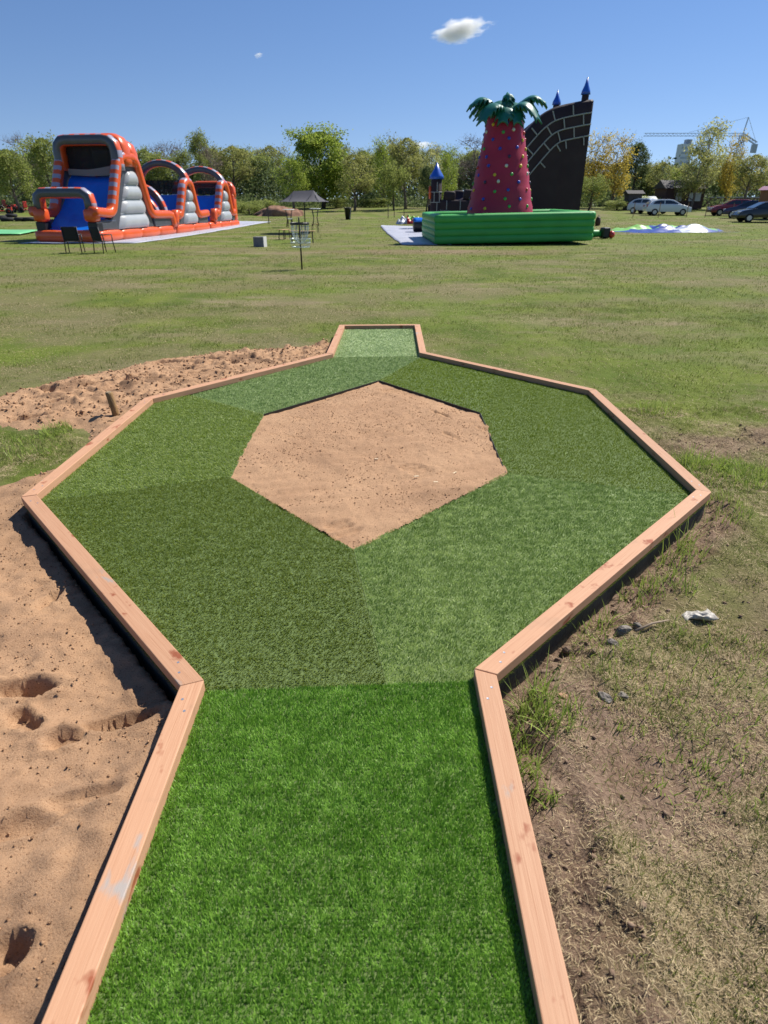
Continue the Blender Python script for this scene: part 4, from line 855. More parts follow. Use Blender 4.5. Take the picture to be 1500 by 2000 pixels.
# parasol: wide double canopy
q = at_z(597, 457); pa = empty('parasol', 'wide grey parasol with a double peaked canopy on a thin pole', 'parasol', (q[0], q[1], gz(q[0], q[1])), R(-14))
M_CAN = mat('grey_canopy', (.085, .082, .095), (.072, .07, .082), 3, .8, transl=.08)
mb = MB(); mb.tube([(.0, 0, 0), (0, 0, 2.0)], .03, 8); mb.build('pole', M_DK, pa, True); mb = MB(); mb.box((0, 0, .04), (.5, .5, .08)); mb.build('base', M_DK, pa, bevel=.02)
pk = [Vector((-.62, 0, 2.22)), Vector((.62, 0, 2.26))]; rim = [(-1.5, 0), (-1.25, -.85), (-.5, -1.15), (.5, -1.15), (1.25, -.85), (1.5, 0), (1.25, .85), (.5, 1.15), (-.5, 1.15), (-1.25, .85)]
for i in range(10):
    a, b = rim[i], rim[(i + 1) % 10]; pa_, pb_ = pk[0 if a[0] < 0 else 1], pk[0 if b[0] < 0 else 1]; mb = MB()
    def fn(u, v):
        e = Vector((a[0] + (b[0] - a[0]) * u, a[1] + (b[1] - a[1]) * u, 1.66 + .05 * math.sin(math.pi * u))); p = pa_.lerp(pb_, u); return e.lerp(p, v) - Vector((0, 0, .10 * math.sin(math.pi * v) + .03 * math.sin(math.pi * u) * (1 - v)))
    mb.grid(fn, 5, 6); mb.build('canopy_panel', M_CAN, pa, True, fix=False)
mb = MB()
for i, a in enumerate(rim): p = pk[0 if a[0] < 0 else 1]; mb.tube([(a[0] * .99, a[1] * .99, 1.64), (p.x, p.y, p.z - .09)], .012, 4)
mb.tube([(-.62, 0, 2.12), (.62, 0, 2.15)], .02, 5); mb.build('ribs', M_DK, pa)
M_TOP = mat('white_table_top', (.72, .76, .74), rough=.4); M_BW = mat('bench_wood', (.46, .30, .14), (.38, .24, .11), 6, .7, stretch=(1, 8, 8))
def bar_table(px, py, label):
    q = at_z(px, py); t = empty('bar_table', label, 'bar table', (q[0], q[1], gz(q[0], q[1])), 0, 'white bar tables'); mb = MB(); mb.lathe([(.38, 0), (.40, .012), (.40, .03), (.38, .04)], (0, 0, 1.06), 20); mb.build('table_top', M_TOP, t)
    for k in range(4):
        a = R(45 + 90 * k); mb = MB(); mb.tube([(.30 * math.cos(a), .30 * math.sin(a), 0), (.16 * math.cos(a), .16 * math.sin(a), .5), (.30 * math.cos(a), .30 * math.sin(a), 1.06)], .018, 6); mb.build('leg', M_DK, t, True)
bar_table(566, 448, 'white topped black bar table left of the parasol pole'); bar_table(617, 446, 'white topped black bar table right of the parasol pole')
def stool(px, py, label, h=.48, m_=None, w_=.34):
    q = at_z(px, py); t = empty('stool', label, 'stool', (q[0], q[1], gz(q[0], q[1])), .3, 'stools around the parasol'); mb = MB(); mb.box((0, 0, h), (w_, w_, .035)); mb.build('seat', m_ or M_BW, t, bevel=.01)
    for sx in (-1, 1):
        for sy in (-1, 1): mb = MB(); mb.tube([(sx * w_ * .55, sy * w_ * .55, 0), (sx * w_ * .42, sy * w_ * .42, h)], .015, 6); mb.build('leg', M_DK, t)
stool(616, 457, 'wooden stool right of the parasol pole below the bar table'); stool(585, 453, 'black stool just left of the parasol pole', .45, M_DK); stool(568, 449, 'small white stool under the left bar table', .55, M_TOP, .3)
def bench(px, py, label, L, h, rz, grp='benches near the basket'):
    q = at_z(px, py); t = empty('bench', label, 'bench', (q[0], q[1], gz(q[0], q[1])), rz, grp)
    for y in (-.13, 0, .13): mb = MB(); mb.box((0, y, h), (L, .115, .03)); mb.build('slat', M_BW, t, bevel=.006)
    for sx in (-1, 1):
        for sy in (-1, 1): mb = MB(); mb.tube([(sx * (L / 2 - .12), sy * .16, 0), (sx * (L / 2 - .15), sy * .13, h - .01)], .022, 6); mb.build('leg', M_DK, t)
    mb = MB(); mb.tube([(-(L / 2 - .15), 0, h * .5), (L / 2 - .15, 0, h * .5)], .014, 6); mb.build('stretcher', M_DK, t)
bench(556, 468, 'wooden bench with black legs left of the disc golf basket', .75, .46, R(60)); bench(591, 474, 'wooden bench with black legs right behind the disc golf basket', 1.25, .52, R(4))
q = at_z(508, 482); t = empty('concrete_block', 'small grey concrete block box alone on the grass', 'block', (q[0], q[1], gz(q[0], q[1])), R(-12)); mb = MB(); mb.box((0, 0, .2), (.46, .34, .4)); mb.build('body', mat('grey_box', (.16, .155, .165), (.2, .19, .2), 8, .8), t, bevel=.01); mb = MB(); mb.box((.245, 0, .2), (.03, .36, .42)); mb.build('pale_side', mat('pale_side', (.55, .55, .53), rough=.7), t, bevel=.006)
q = at_z(680, 437); t = empty('waste_bin', 'black tapered waste bin with a pale stripe on the open grass', 'bin', (q[0], q[1], gz(q[0], q[1])), .3); mb = MB(); mb.lathe([(.20, 0), (.30, .82), (.33, .84), (.33, .9), (.27, .9), (.2, .2)], n=16); mb.build('bucket', M_BLK, t, True); mb = MB(); mb.tube([(.10, -.21, .08), (.19, -.275, .8)], 1, 6, sq=(.04, .012, .5)); mb.build('stripe', M_TOP, t)
# bundle, heap of folded vinyl and blower by the green base
q = at_z(820, 456); t = empty('rolled_mat', 'rolled black mat with a blue top on the pale tarpaulin', 'rolled mat', (q[0] + .15, q[1], gz(q[0], q[1]) + .05), .1); mb = MB(); mb.tube([(-.55, 0, .36), (-.5, 0, .36), (.5, 0, .36), (.75, 0, .36)], [.33, .37, .37, .33], 16); mb.build('roll', M_BLK, t, True)
mb = MB(); mb.grid(lambda u, v: (-.56 + 1.3 * u, .40 * math.cos(.5 + 2.2 * v) , .36 + .385 * math.sin(.5 + 2.2 * v) + .01), 8, 10); o = mb.build('blue_cover', M_BLU, t, True, fix=False); o.modifiers.new('t', 'SOLIDIFY').thickness = .01
def heap(name, cx, cy, rx, ry, h, seed, mats, mf, label, cat, rz=0, fold=1.0):
    mb = MB(); 
    def fn(u, v):
        x = (u * 2 - 1); y = (v * 2 - 1); r = math.hypot(x, y); e = max(0, 1 - r**2.4 * (1 + .5 * (float(fbm(x * 2 + 5, y * 2, 2, seed)) - .5)))
        z = h * e**.7 * (.35 + 1.2 * float(fbm(x * 2.2, y * 2.2 + 3, 4, seed + 1, .62))) + .05 * e * abs(math.sin(x * 9 + 3 * float(fbm(x * 3, y * 3, 2, seed + 2)))); z = z * fold + (1 - fold) * e**.5 * h * (.25 + 2.4 * abs(float(fbm(x * 2.6 + 1, y * 2.6, 3, seed + 5)) - .5) * 1.6); k_ = 1 + .35 * (float(fbm(x * 1.6 + 9, y * 1.6, 2, seed + 7)) - .5) * 2 * r; return (x * rx * k_, y * ry * k_, z - .03)
    mb.grid(fn, 36, 30, mfun=mf); o = mb.build(name, mats, None, True, fix=False); o.location = (cx, cy, gz(cx, cy)); o.rotation_euler = (0, 0, rz); return tag(o, label, cat)
M_LIME = mat('lime_vinyl', (.22, .52, .07), rough=.35, coat=.2); M_WV = mat('white_vinyl', (.42, .46, .54), rough=.4, coat=.2); M_NAVY = mat('navy_vinyl', (.012, .04, .26), rough=.35, coat=.2)
q = at_z(797, 443); heap('folded_vinyl', q[0], q[1], .95, .5, .55, 401, [M_WV, M_LIME, M_RED], lambda u, v: 1 if u > .5 and v > .3 and u < .85 else (2 if .45 < u < .7 else 0), 'heap of white, green and red folded vinyl at the far tarpaulin edge', 'vinyl heap', 0, .3)
def nz_(u, v, s): return float(fbm(u * 4, v * 3, 3, s))
a = at_z(1222, 458); b = at_z(1386, 452); heap('deflated_castle', (a[0] + b[0]) / 2, (a[1] + b[1]) / 2 + 1.2, 3.7, 1.9, .30, 411, [M_LIME, M_NAVY, M_WV], lambda u, v: (1 if v < .36 + .3 * (nz_(u, v, 5) - .5) and u < .52 else 2 if (.48 < u < .74 and v < .40 + .5 * (nz_(u, v, 6) - .5)) else 1 if (.42 < u < .76 and v < .66) or u > .93 or (u > .75 and v < .3) else 0), 'flattened green, blue and white deflated bouncy castle lying on the grass', 'deflated inflatable', .12, .1)
q = at_z(1183, 466); t = empty('air_blower', 'black air blower with a red cap beside the green inflatable base', 'blower', (q[0], q[1], gz(q[0], q[1])), .2); mb = MB(); mb.box((-.1, 0, .28), (.42, .45, .52)); mb.build('housing', M_BLK, t, bevel=.08); mb = MB(); mb.tube([(.10, -.12, .2), (.22, -.16, .2), (.34, -.18, .2)], [.15, .2, .12], 14); mb.build('red_cap', M_RED, t, True)
mb = MB(); mb.tube([(-1.25, .5, .2), (-.7, .35, .22), (-.25, .1, .25)], [.2, .2, .16], 12); mb.build('air_hose', M_GRN, t, True)
q = at_z(1166, 446); t = empty('black_bag', 'small dark bag standing behind the right end of the green base', 'bag', (q[0], q[1], gz(q[0], q[1]))); mb = MB(); mb.lathe([(.16, 0), (.2, .2), (.16, .5), (.06, .58)], n=12); mb.build('sack', mat('dark_sack', (.06, .03, .02), rough=.7), t, True); mb = MB(); mb.tube(arc_path([(-.1, 0, .52), (0, 0, .7), (.1, 0, .52)], .06), .015, 6); mb.build('handle', M_BLK, t, True)
# go karts, tyres and mats at the far left
M_TYRE = mat('tyre_rubber', (.014, .014, .015), rough=.85); M_KR = mat('kart_red', (.45, .03, .02), rough=.35)
def torus(mb, c, R_, r, ax='z', n=18, mi=0):
    P = [(R_ * math.cos(t), R_ * math.sin(t), 0) for t in np.linspace(0, 2 * math.pi, n + 1)[:-1]]
    if ax == 'y': P = [(p[0], 0, p[1]) for p in P]
    if ax == 'x': P = [(0, p[0], p[1]) for p in P]
    mb.tube([Vector(p) + Vector(c) for p in P], r, 8, mi, closed=True)
for k, (px, py, lb) in enumerate(((2, 431, 'black tyre at the left picture edge on the kart track'), (15, 434, 'black tyre second from the left edge on the kart track'), (24, 428, 'black tyre lying farther back on the kart track'), (42, 434, 'black tyre beside the slide, third along the kart track'), (59, 434, 'black tyre half hidden by the front of the orange slide'))):
    q = at_z(px, py, .2); mb = MB(); torus(mb, (0, 0, .15), .36, .15); torus(mb, (0, 0, .12), .3, .10); o = mb.build('tyre', M_TYRE, None, True); o.location = (q[0], q[1], float(terrain(q[0], q[1]))); tag(o, lb, 'tyre', 'tyres on the kart track')
def kart(px, py, rz, label):
    q = at_z(px, py, .3); t = empty('pedal_kart', label, 'go-kart', (q[0], q[1], float(terrain(q[0], q[1]))), rz, 'karts on the track')
    mb = MB(); mb.tube([(-.8, 0, .35), (0, 0, .32), (.9, 0, .38)], .06, 8); mb.tube([(.7, -.4, .3), (.7, .4, .3)], .04, 6); mb.tube([(-.65, -.4, .3), (-.65, .4, .3)], .04, 6); mb.box((.75, 0, .5), (.4, .5, .25)); mb.build('frame', M_KR, t, bevel=.03)
    mb = MB(); mb.box((-.4, 0, .5), (.5, .45, .12)); mb.box((-.68, 0, .8), (.1, .45, .6)); mb.build('seat', M_KR, t, bevel=.04)
    mb = MB(); mb.tube([(.45, 0, .4), (.1, 0, .85)], .02, 6); torus(mb, (.1, 0, .87), .16, .02); mb.build('steering_wheel', M_BLK, t)
    for x in (.7, -.65):
        for y in (-.46, .46): mb = MB(); torus(mb, (x, y, .28), .2, .09, 'y'); mb.lathe([(.14, -.01), (.14, .01)], (x, y, .28), 10); mb.build('wheel', M_TYRE, t, True)
kart(6, 422, .3, 'red and black pedal kart at the left picture edge'); kart(46, 420, 2.6, 'red and black pedal kart just left of the orange slide'); kart(21, 418, 1.4, 'red pedal kart parked between the two other karts')
a = at_z(0, 459); sheet('play_mat', [(a[0] - 4, a[1] - 1.2), (a[0] + 1.7, a[1] - .8), (a[0] + .9, a[1] + 3.0), (a[0] - 4, a[1] + 3.4)], mat('mint_vinyl', (.16, .50, .20), rough=.4), 'mint green vinyl mat on the ground at the left edge', 'mat', .08, n=8)
mb = MB(); mb.box((0, 0, .1), (.9, .7, .16)); o = mb.build('red_cushion', M_RED, None, True, bevel=.06); o.location = (a[0] + .1, a[1] - 1.5, float(terrain(a[0], a[1])) + .02); tag(o, 'red cushion in front of the mint green mat at the left edge', 'cushion')

# ------------------------------------------------------------------ parked cars
M_GLASS = mat('car_glass', (.02, .028, .035), rough=.06, spec=.9); M_CHR = mat('rim_silver', (.5, .5, .52), rough=.3, metal=.8); M_LAMP = mat('head_lamp', (.6, .62, .65), rough=.1); M_TAIL = mat('tail_lamp', (.4, .01, .01), rough=.2)
def car(pos, rz, paint, label, L=4.2, H=1.42, est=False):
    t = empty('parked_car', label, 'car', pos, rz, 'parked cars')
    W = .86; s = L / 4.2
    low = [(-2.08, .36), (-2.1, .62), (-2.02, .92), (-1.85, 1.0), (1.0, .98), (1.7, .84), (2.02, .70), (2.1, .5), (2.06, .30)]
    mb = MB(); prof = [(x * s, z) for x, z in low]
    def section(y, k): return [(x * k, y, z if z < .9 else z - .02 * (1 - k) * 10) for x, z in prof]
    ys = [(-W, .965), (-W * .96, .99), (-W * .6, 1.0), (W * .6, 1.0), (W * .96, .99), (W, .965)]; V = []; F = []; n_ = len(prof)
    for y, k in ys: V += section(y, k)
    for i in range(len(ys) - 1):
        for j in range(n_): F.append((i * n_ + j, i * n_ + (j + 1) % n_, (i + 1) * n_ + (j + 1) % n_, (i + 1) * n_ + j))
    F.append(tuple(range(n_))); F.append(tuple((len(ys) - 1) * n_ + j for j in range(n_ - 1, -1, -1))); mb.add(V, F)
    mb.build('body', paint, t, True, bevel=.03)
    gh = [(-1.98 * s, .97), (-1.5 * s if not est else -1.8 * s, H - .12), (-.95 * s, H), (.0, H), (.35 * s, H - .06), (1.12 * s, .95)]; W2 = .62
    mb = MB(); V = []; n_ = len(gh)
    for y, top_in in ((-1, 1), (1, 1)):
        for x, z in gh: f = (z - .95) / (H - .95); V.append((x, y * (W - .03 - .19 * f), z))
    F = [tuple(range(n_)), tuple(2 * n_ - 1 - j for j in range(n_))] + [(j, j + 1, n_ + j + 1, n_ + j) for j in range(n_ - 1)]; mb.add(V, F); mb.build('roof', paint, t, bevel=.03)
    for y in (-1, 1):
        for poly in ([(-1.55, 1.02), (-1.36, H - .17), (-1.02, H - .1), (-.52, H - .09), (-.52, 1.02)], [(-.44, 1.02), (-.44, H - .09), (.05, H - .1), (.42, H - .19), (.86, 1.02)]):
            mb = MB(); f = lambda z: (z - .95) / (H - .95)
            mb.prism([(x * s, z) for x, z in poly], lambda u, v: (u, y * (W - .022 - .19 * f(v)), v), lambda u, v: (u, y * (W - .05 - .19 * f(v)), v)); mb.build('side_window', M_GLASS, t)
    for nm, (xa, za, xb, zb) in (('windscreen', (1.09, 1.0, .42, H - .1)), ('rear_window', (-1.93, 1.04, -1.60 if not est else -1.83, H - .14))):
        mb = MB(); sg = .03 if nm == 'windscreen' else -.03; mb.add([(xa * s + sg, -.7, za), (xa * s + sg, .7, za), (xb * s + sg, .55, zb), (xb * s + sg, -.55, zb)], [(0, 1, 2, 3)]); o = mb.build(nm, M_GLASS, t, fix=False); o.modifiers.new('t', 'SOLIDIFY').thickness = .015
    for x in (-1.3 * s, 1.3 * s):
        for y in (-1, 1):
            mb = MB(); mb.tube([(x, y * .66, .31), (x, y * .68, .31), (x, y * .86, .31), (x, y * .885, .31)], [.27, .31, .31, .27], 18); o = mb.build('wheel', M_TYRE, t, True); mb = MB(); mb.tube([(x, y * .86, .31), (x, y * .90, .31)], [.20, .18], 12); mb.build('rim', M_CHR, o)
    for y in (-.6, .6):
        mb = MB(); mb.box((1.99 * s, y, .68), (.2, .34, .13)); mb.build('headlight', M_LAMP, t, bevel=.03); mb = MB(); mb.box((-2.02 * s, y * 1.15, .84), (.12, .22, .2)); mb.build('tail_light', M_TAIL, t, bevel=.02)
    mb = MB(); mb.box((2.06 * s, 0, .42), (.1, 1.5, .2)); mb.build('bumper', M_BLK, t, bevel=.03)
    return t
def carpos(px, Y):
    d = ray(px, 400); x = d[0] * Y / d[1]; return (x, Y, float(terrain(x, Y)))
M_WHT = mat('white_paint', (.70, .73, .76), rough=.25, coat=.6); M_SIL = mat('silver_paint', (.55, .60, .66), rough=.25, coat=.6); M_CRED = mat('dark_red_paint', (.20, .012, .03), rough=.25, coat=.6); M_CBL = mat('dark_blue_paint', (.012, .02, .07), rough=.25, coat=.6); M_CBK = mat('black_paint', (.008, .008, .010), rough=.25, coat=.6)
car(carpos(1304, 67), R(-8), M_WHT, 'white hatchback parked on the grass in front of the silver car'); car(carpos(1268, 71), R(-50), M_SIL, 'silver car parked half hidden behind the white hatchback', 4.0)
car(carpos(1432, 66), R(170), M_CRED, 'dark red car parked on the grass at the right'); car(carpos(1468, 60), R(150), M_CBL, 'dark blue car parked right of the dark red car', 4.2); car(carpos(1497, 53), R(172), M_CBK, 'black car cut off by the right picture edge', 4.3, 1.45, True)
p = carpos(1524, 58); t = empty('food_wagon', 'brown wooden wagon with a pinkish roof behind the black car', 'wagon', p, .1); mb = MB(); mb.box((0, 0, 1.35), (2.6, 2.2, 1.7)); mb.build('body', mat('wagon_wood', (.30, .13, .05), (.24, .10, .04), 4, .7, stretch=(8, 8, .5)), t, bevel=.03); mb = MB(); mb.prism([(-1.5, 2.2), (1.5, 2.2), (1.1, 2.5), (-1.1, 2.5)], lambda u, v: (u, -1.3, v), lambda u, v: (u, 1.3, v)); mb.build('roof', mat('pink_roof', (.58, .32, .38), rough=.6), t, bevel=.03)
for x in (-.7, .7): mb = MB(); mb.tube([(x, -1.15, .35), (x, -.95, .35)], .34, 14); mb.build('wheel', M_TYRE, t)

# ------------------------------------------------------------------ trees
def leafmat(nm, a, b, tr=.5): return mat('leaf_' + nm, a, b, attr='rnd', rough=.6, transl=tr, spec=.25)
LM = {'bright': leafmat('bright', (.19, .27, .035), (.45, .52, .095)), 'green': leafmat('green', (.18, .23, .05), (.42, .45, .13)), 'olive': leafmat('olive', (.21, .225, .06), (.46, .46, .15)),
      'gold': leafmat('gold', (.40, .31, .04), (.70, .55, .12)), 'dark': leafmat('dark', (.07, .105, .04), (.18, .22, .085)), 'pale': leafmat('pale', (.36, .37, .12), (.62, .61, .26)), 'brown': leafmat('brown', (.20, .16, .11), (.36, .29, .20), .15)}
M_BARK = mat('bark', (.055, .042, .032), (.10, .078, .06), 3, .9, .5, 8); M_TWIG = mat('grey_twig', (.13, .10, .082), (.19, .15, .125), 3, .9)
def tree_meshes(kind, seed, nleaf, size, dens=1.0, twigs=0, shape=(.33, .36), trunk=.22, fill=.5):
    """unit-height tree: trunk+limbs mesh, crown mesh of leaf-sized faces in clumps"""
    r = random.Random(seed); g_ = np.random.default_rng(seed); mb = MB(); tips = []
    bend = [Vector((r.gauss(0, .012), r.gauss(0, .012), 0)) for _ in range(6)]; tp = [Vector((0, 0, -.02))]
    for i in range(6): tp.append(tp[-1] + bend[i] + Vector((0, 0, .14)))
    mb.tube(tp, [.026, .022, .019, .016, .012, .008, .004], 7)
    for k in range(15):
        f = r.uniform(trunk, .84); b0 = Vector(tp[int(f / .14)]).lerp(tp[min(6, int(f / .14) + 1)], (f % .14) / .14); az = k * 2.4 + r.uniform(-.4, .4)
        rel = (f - trunk) / (1 - trunk); out = shape[0] * math.sqrt(max(.05, 1 - (2 * rel - .75)**2 * .6)) * r.uniform(.65, 1.05); up = r.uniform(.10, .24) * (1.2 - .5 * rel)
        d = Vector((math.cos(az), math.sin(az), 0)); p1 = b0 + d * out * .5 + Vector((0, 0, up * .6)); p2 = b0 + d * out + Vector((0, 0, up))
        mb.tube([b0, p1, p2], [.009 * (1.2 - rel), .006 * (1.2 - rel), .0015], 5, cap=False); tips += [p2, p1, p1.lerp(p2, .5)]
        for _ in range(4 + (3 if twigs else 0)):
            s0 = b0.lerp(p2, r.uniform(.35, .95)); e = s0 + Vector((r.gauss(0, .07), r.gauss(0, .07), abs(r.gauss(.06, .05)))); mb.tube([s0, e], [.003, .0008], 3, cap=False); tips.append(e)
            for _ in range(twigs):
                e2 = s0.lerp(e, r.uniform(.4, 1)) + Vector((r.gauss(0, .045), r.gauss(0, .045), abs(r.gauss(.05, .03)))); mb.tube([s0.lerp(e, .6), e2], [.0016, .0007], 3, cap=False)
    tips.append(tp[-1]); tm = mb.mesh('trunk', M_BARK if not twigs else M_TWIG, True)
    T = np.array([tuple(t) for t in tips]); n_ = nleaf; ci = g_.integers(0, len(T), n_); P = T[ci] + g_.normal(0, 1, (n_, 3)) * np.array([.04, .04, .03])
    nf = int(n_ * fill)                                             # part of the leaves fills lumpy lobes between the limbs
    if nf:
        th = g_.random(nf) * 6.283; zz = trunk + (1 - trunk) * g_.random(nf)**.85; rel = (zz - trunk) / (1 - trunk); env = shape[0] * np.sqrt(np.clip(1 - (2 * rel - .8)**2 * .72, .02, 1)) * (.55 + .65 * fbm(th * 1.6 + seed, zz * 7, 3, seed))
        q = env * np.sqrt(g_.random(nf) * .75 + .25); P[:nf] = np.c_[np.cos(th) * q, np.sin(th) * q, zz * .93 + .02]
    keep = (fbm(P[:, 0] * 9 + P[:, 2] * 4, P[:, 1] * 9 - P[:, 2] * 7, 3, seed + 3) > .5 - .14 * dens) & (np.min(((P[:, None, :] - T[None, ::2, :])**2).sum(-1), 1) < (.03 if dens > 1.5 else .016)); P = P[keep]; n_ = len(P)
    a = g_.normal(0, 1, (n_, 3)); a /= np.linalg.norm(a, axis=1)[:, None]; b = np.cross(a, g_.normal(0, 1, (n_, 3))); b /= np.linalg.norm(b, axis=1)[:, None]
    s_ = (size * g_.uniform(.55, 1.4, n_))[:, None]; V = np.stack([P + a * s_, P + b * s_ * .62, P - a * s_, P - b * s_ * .62], 1).reshape(-1, 3); F = np.arange(n_ * 4).reshape(-1, 4)
    rv = np.clip(g_.random(n_) * .7 + .5 * (fbm(P[:, 0] * 6, P[:, 2] * 6 + P[:, 1] * 5, 2, seed) - .35), 0, 1)
    cm = np_mesh('crown', V, F, LM[kind], False, {'rnd': ('POINT', np.repeat(rv, 4))}); return tm, cm
PROT = {'round': tree_meshes('bright', 1, 26000, .0125, 2.2, 0, (.38, .36), .12, .75), 'bushy': tree_meshes('green', 2, 10000, .0135, 1.3, 0, (.40, .36), .10, .6), 'olive': tree_meshes('olive', 3, 8000, .012, 1.0, 2, (.34, .3), .2, .5), 'olive2': tree_meshes('olive', 13, 9000, .0125, 1.1, 1, (.42, .3), .14, .6),
        'gold': tree_meshes('gold', 4, 8500, .0115, 1.0, 1, (.26, .3), .12, .55), 'dark': tree_meshes('dark', 5, 9000, .0125, 1.3, 0, (.30, .3), .2, .6), 'pale': tree_meshes('pale', 6, 7500, .0115, .9, 1, (.34, .3), .2, .45), 'bare': tree_meshes('brown', 7, 1500, .008, .5, 7, (.32, .3), .22, 0), 'bare2': tree_meshes('brown', 8, 2600, .009, .7, 6, (.26, .3), .25, 0),
        'willow': tree_meshes('green', 9, 12000, .0125, 1.2, 1, (.36, .3), .12, .65), 'tall': tree_meshes('green', 10, 5000, .012, .9, 3, (.22, .3), .3, .25), 'lime': tree_meshes('bright', 12, 9500, .0115, 1.1, 1, (.32, .3), .12, .6)}
def tree(px, ytop, Y, kind, label, wr=1.0, grp='trees along the edge of the field', seed=0):
    r = random.Random(int(px * 7 + Y * 13 + seed)); p = at_y(px, ytop, Y); z = float(terrain(p[0], Y)); h = max(2.0, p[2] - z)
    t = empty('tree', label, 'tree', (p[0], Y, z), r.uniform(0, 6.28), grp); t.scale = (h * wr, h * wr, h); tm, cm = PROT[kind]; link('trunk', tm, t); link('crown', cm, t); return t
for a in ((8, 285, 74, 'willow', 'leafy green tree at the far left edge of the tree line', 1.1), (78, 262, 80, 'willow', 'tall loose green tree just left of the orange slide', .85), (35, 258, 92, 'bare', 'bare branched tree rising between the two leftmost green trees', .9),
          (388, 262, 96, 'tall', 'tall thin tree with a small leafy top behind the striped arches', .8), (410, 284, 84, 'bare2', 'dark forked leafless tree behind the second striped arch', .9), (625, 250, 86, 'round', 'largest bright green round tree in the middle of the tree line', 1.35),
          (568, 303, 80, 'lime', 'yellow green tree left of the largest round tree above the parasol', 1.15), (690, 296, 78, 'olive2', 'olive coloured tree with a bare dark trunk standing alone on the grass', 1.1), (752, 276, 92, 'lime', 'bright yellow green tree right of the lone olive tree', .9), (795, 262, 82, 'olive', 'olive tree with bare twigs at its top in the middle thicket', .9),
          (770, 300, 78, 'bushy', 'bushy dark green tree at the left end of the middle thicket', .8), (842, 285, 86, 'pale', 'pale yellow tree behind the small castle turret', .9), (878, 302, 80, 'lime', 'fresh green tree right of the small castle turret', .75), (835, 320, 76, 'dark', 'dark tree with low branches beside the small castle turret', .8), (928, 262, 98, 'bare', 'dark twiggy leafless tree left of the palm tower', 1.0),
          (1172, 266, 88, 'gold', 'golden leaved tree just right of the castle slide', 1.0), (1214, 268, 86, 'gold', 'golden leaved tree second to the right of the castle slide', 1.05), (1252, 272, 96, 'dark', 'dark green tree right of the golden trees', .8), (1395, 240, 84, 'pale', 'tall pale yellow green tree below the crane jib', 1.0),
          (1444, 268, 82, 'gold', 'ochre leaved tree below the crane mast', .7), (1480, 296, 78, 'olive', 'grey olive willow like tree at the right edge of the tree line', 1.1), (1372, 300, 80, 'olive2', 'low olive tree in front of the tall pale tree', 1.1), (1160, 330, 78, 'bushy', 'low green bushy tree at the foot of the golden trees', 1.1), (1330, 330, 90, 'lime', 'low yellow green tree behind the dark hut', 1.1), (1300, 315, 94, 'olive2', 'rounded olive tree left of the distant pale tower', 1.0)):
    tree(*a)
rr = random.Random(11); xs_ = -70; far = []
LOOK = {'olive': 'olive twiggy', 'olive2': 'broad olive', 'bare': 'leafless grey', 'bare2': 'thin leafless brown', 'bushy': 'bushy green', 'tall': 'tall slim green', 'pale': 'pale yellow', 'willow': 'loose green', 'gold': 'golden', 'dark': 'dark', 'lime': 'fresh green', 'round': 'round'}
PLACE = ((0, 'beyond the left picture edge'), (110, 'at the left end of the tree line'), (270, 'behind the tall orange slide'), (460, 'behind the striped arches'), (560, 'left of the parasol'), (690, 'behind the largest round tree'), (830, 'behind the middle thicket'), (940, 'behind the small castle turret'), (1150, 'behind the castle slide'), (1260, 'behind the golden trees'), (1400, 'behind the dark hut'), (1500, 'behind the red car'), (9999, 'beyond the right picture edge'))
while xs_ < 1580:
    kd = rr.choice(['olive', 'bare2', 'bushy', 'lime', 'bare', 'tall', 'willow', 'bushy', 'olive2', 'willow']) if xs_ < 1130 else rr.choice(['olive', 'willow', 'bushy', 'gold', 'lime'])
    far.append((xs_, rr.uniform(276, 310) if xs_ < 960 else rr.uniform(308, 336), rr.uniform(98, 125), kd, rr.uniform(.85, 1.2), next(p for m_, p in PLACE if xs_ < m_))); xs_ += rr.uniform(15, 27)
ORD = ['first', 'second', 'third', 'fourth', 'fifth', 'sixth', 'seventh', 'eighth']; cnt = {}
tot = {}
for f_ in far: tot[f_[3], f_[5]] = tot.get((f_[3], f_[5]), 0) + 1
for x_, yt, Y, kd, wr, pl in far:
    k_ = cnt.get((kd, pl), 0); cnt[kd, pl] = k_ + 1
    lb = f'{LOOK[kd]} tree of the far row {pl}' if tot[kd, pl] == 1 else f'{ORD[k_]} {LOOK[kd]} far tree from left {pl}'
    tree(x_, yt, Y, kd, lb, wr, 'far background trees', 3)
# shrubs and undergrowth below the trees, one mass
def leaf_mass(name, X, Y, H, N, size, kind, seed):
    g_ = np.random.default_rng(seed); i = g_.integers(0, len(X), N); P = np.c_[np.array(X)[i], np.array(Y)[i], np.zeros(N)] + np.c_[g_.normal(0, 1.1, N), g_.normal(0, .9, N), np.zeros(N)]
    top_ = np.array(H)[i] * (.4 + .9 * fbm(P[:, 0] * .6, P[:, 1] * .6, 3, seed)); P[:, 2] = terrain(P[:, 0], P[:, 1]) + top_ * g_.random(N)**.8
    a = g_.normal(0, 1, (N, 3)); a /= np.linalg.norm(a, axis=1)[:, None]; b = np.cross(a, g_.normal(0, 1, (N, 3))); b /= np.linalg.norm(b, axis=1)[:, None]; s_ = (size * g_.uniform(.6, 1.4, N))[:, None]
    V = np.stack([P + a * s_, P + b * s_ * .6, P - a * s_, P - b * s_ * .6], 1).reshape(-1, 3); o = link(name, np_mesh(name, V, np.arange(N * 4).reshape(-1, 4), LM[kind], False, {'rnd': ('POINT', np.repeat(g_.random(N), 4))})); o['kind'] = 'stuff'
r_ = np.random.default_rng(3); ux = r_.uniform(-85, 85, 420); leaf_mass('undergrowth', ux, r_.uniform(97, 112, 420), r_.uniform(3, 6.5, 420), 60000, .22, 'dark', 31)
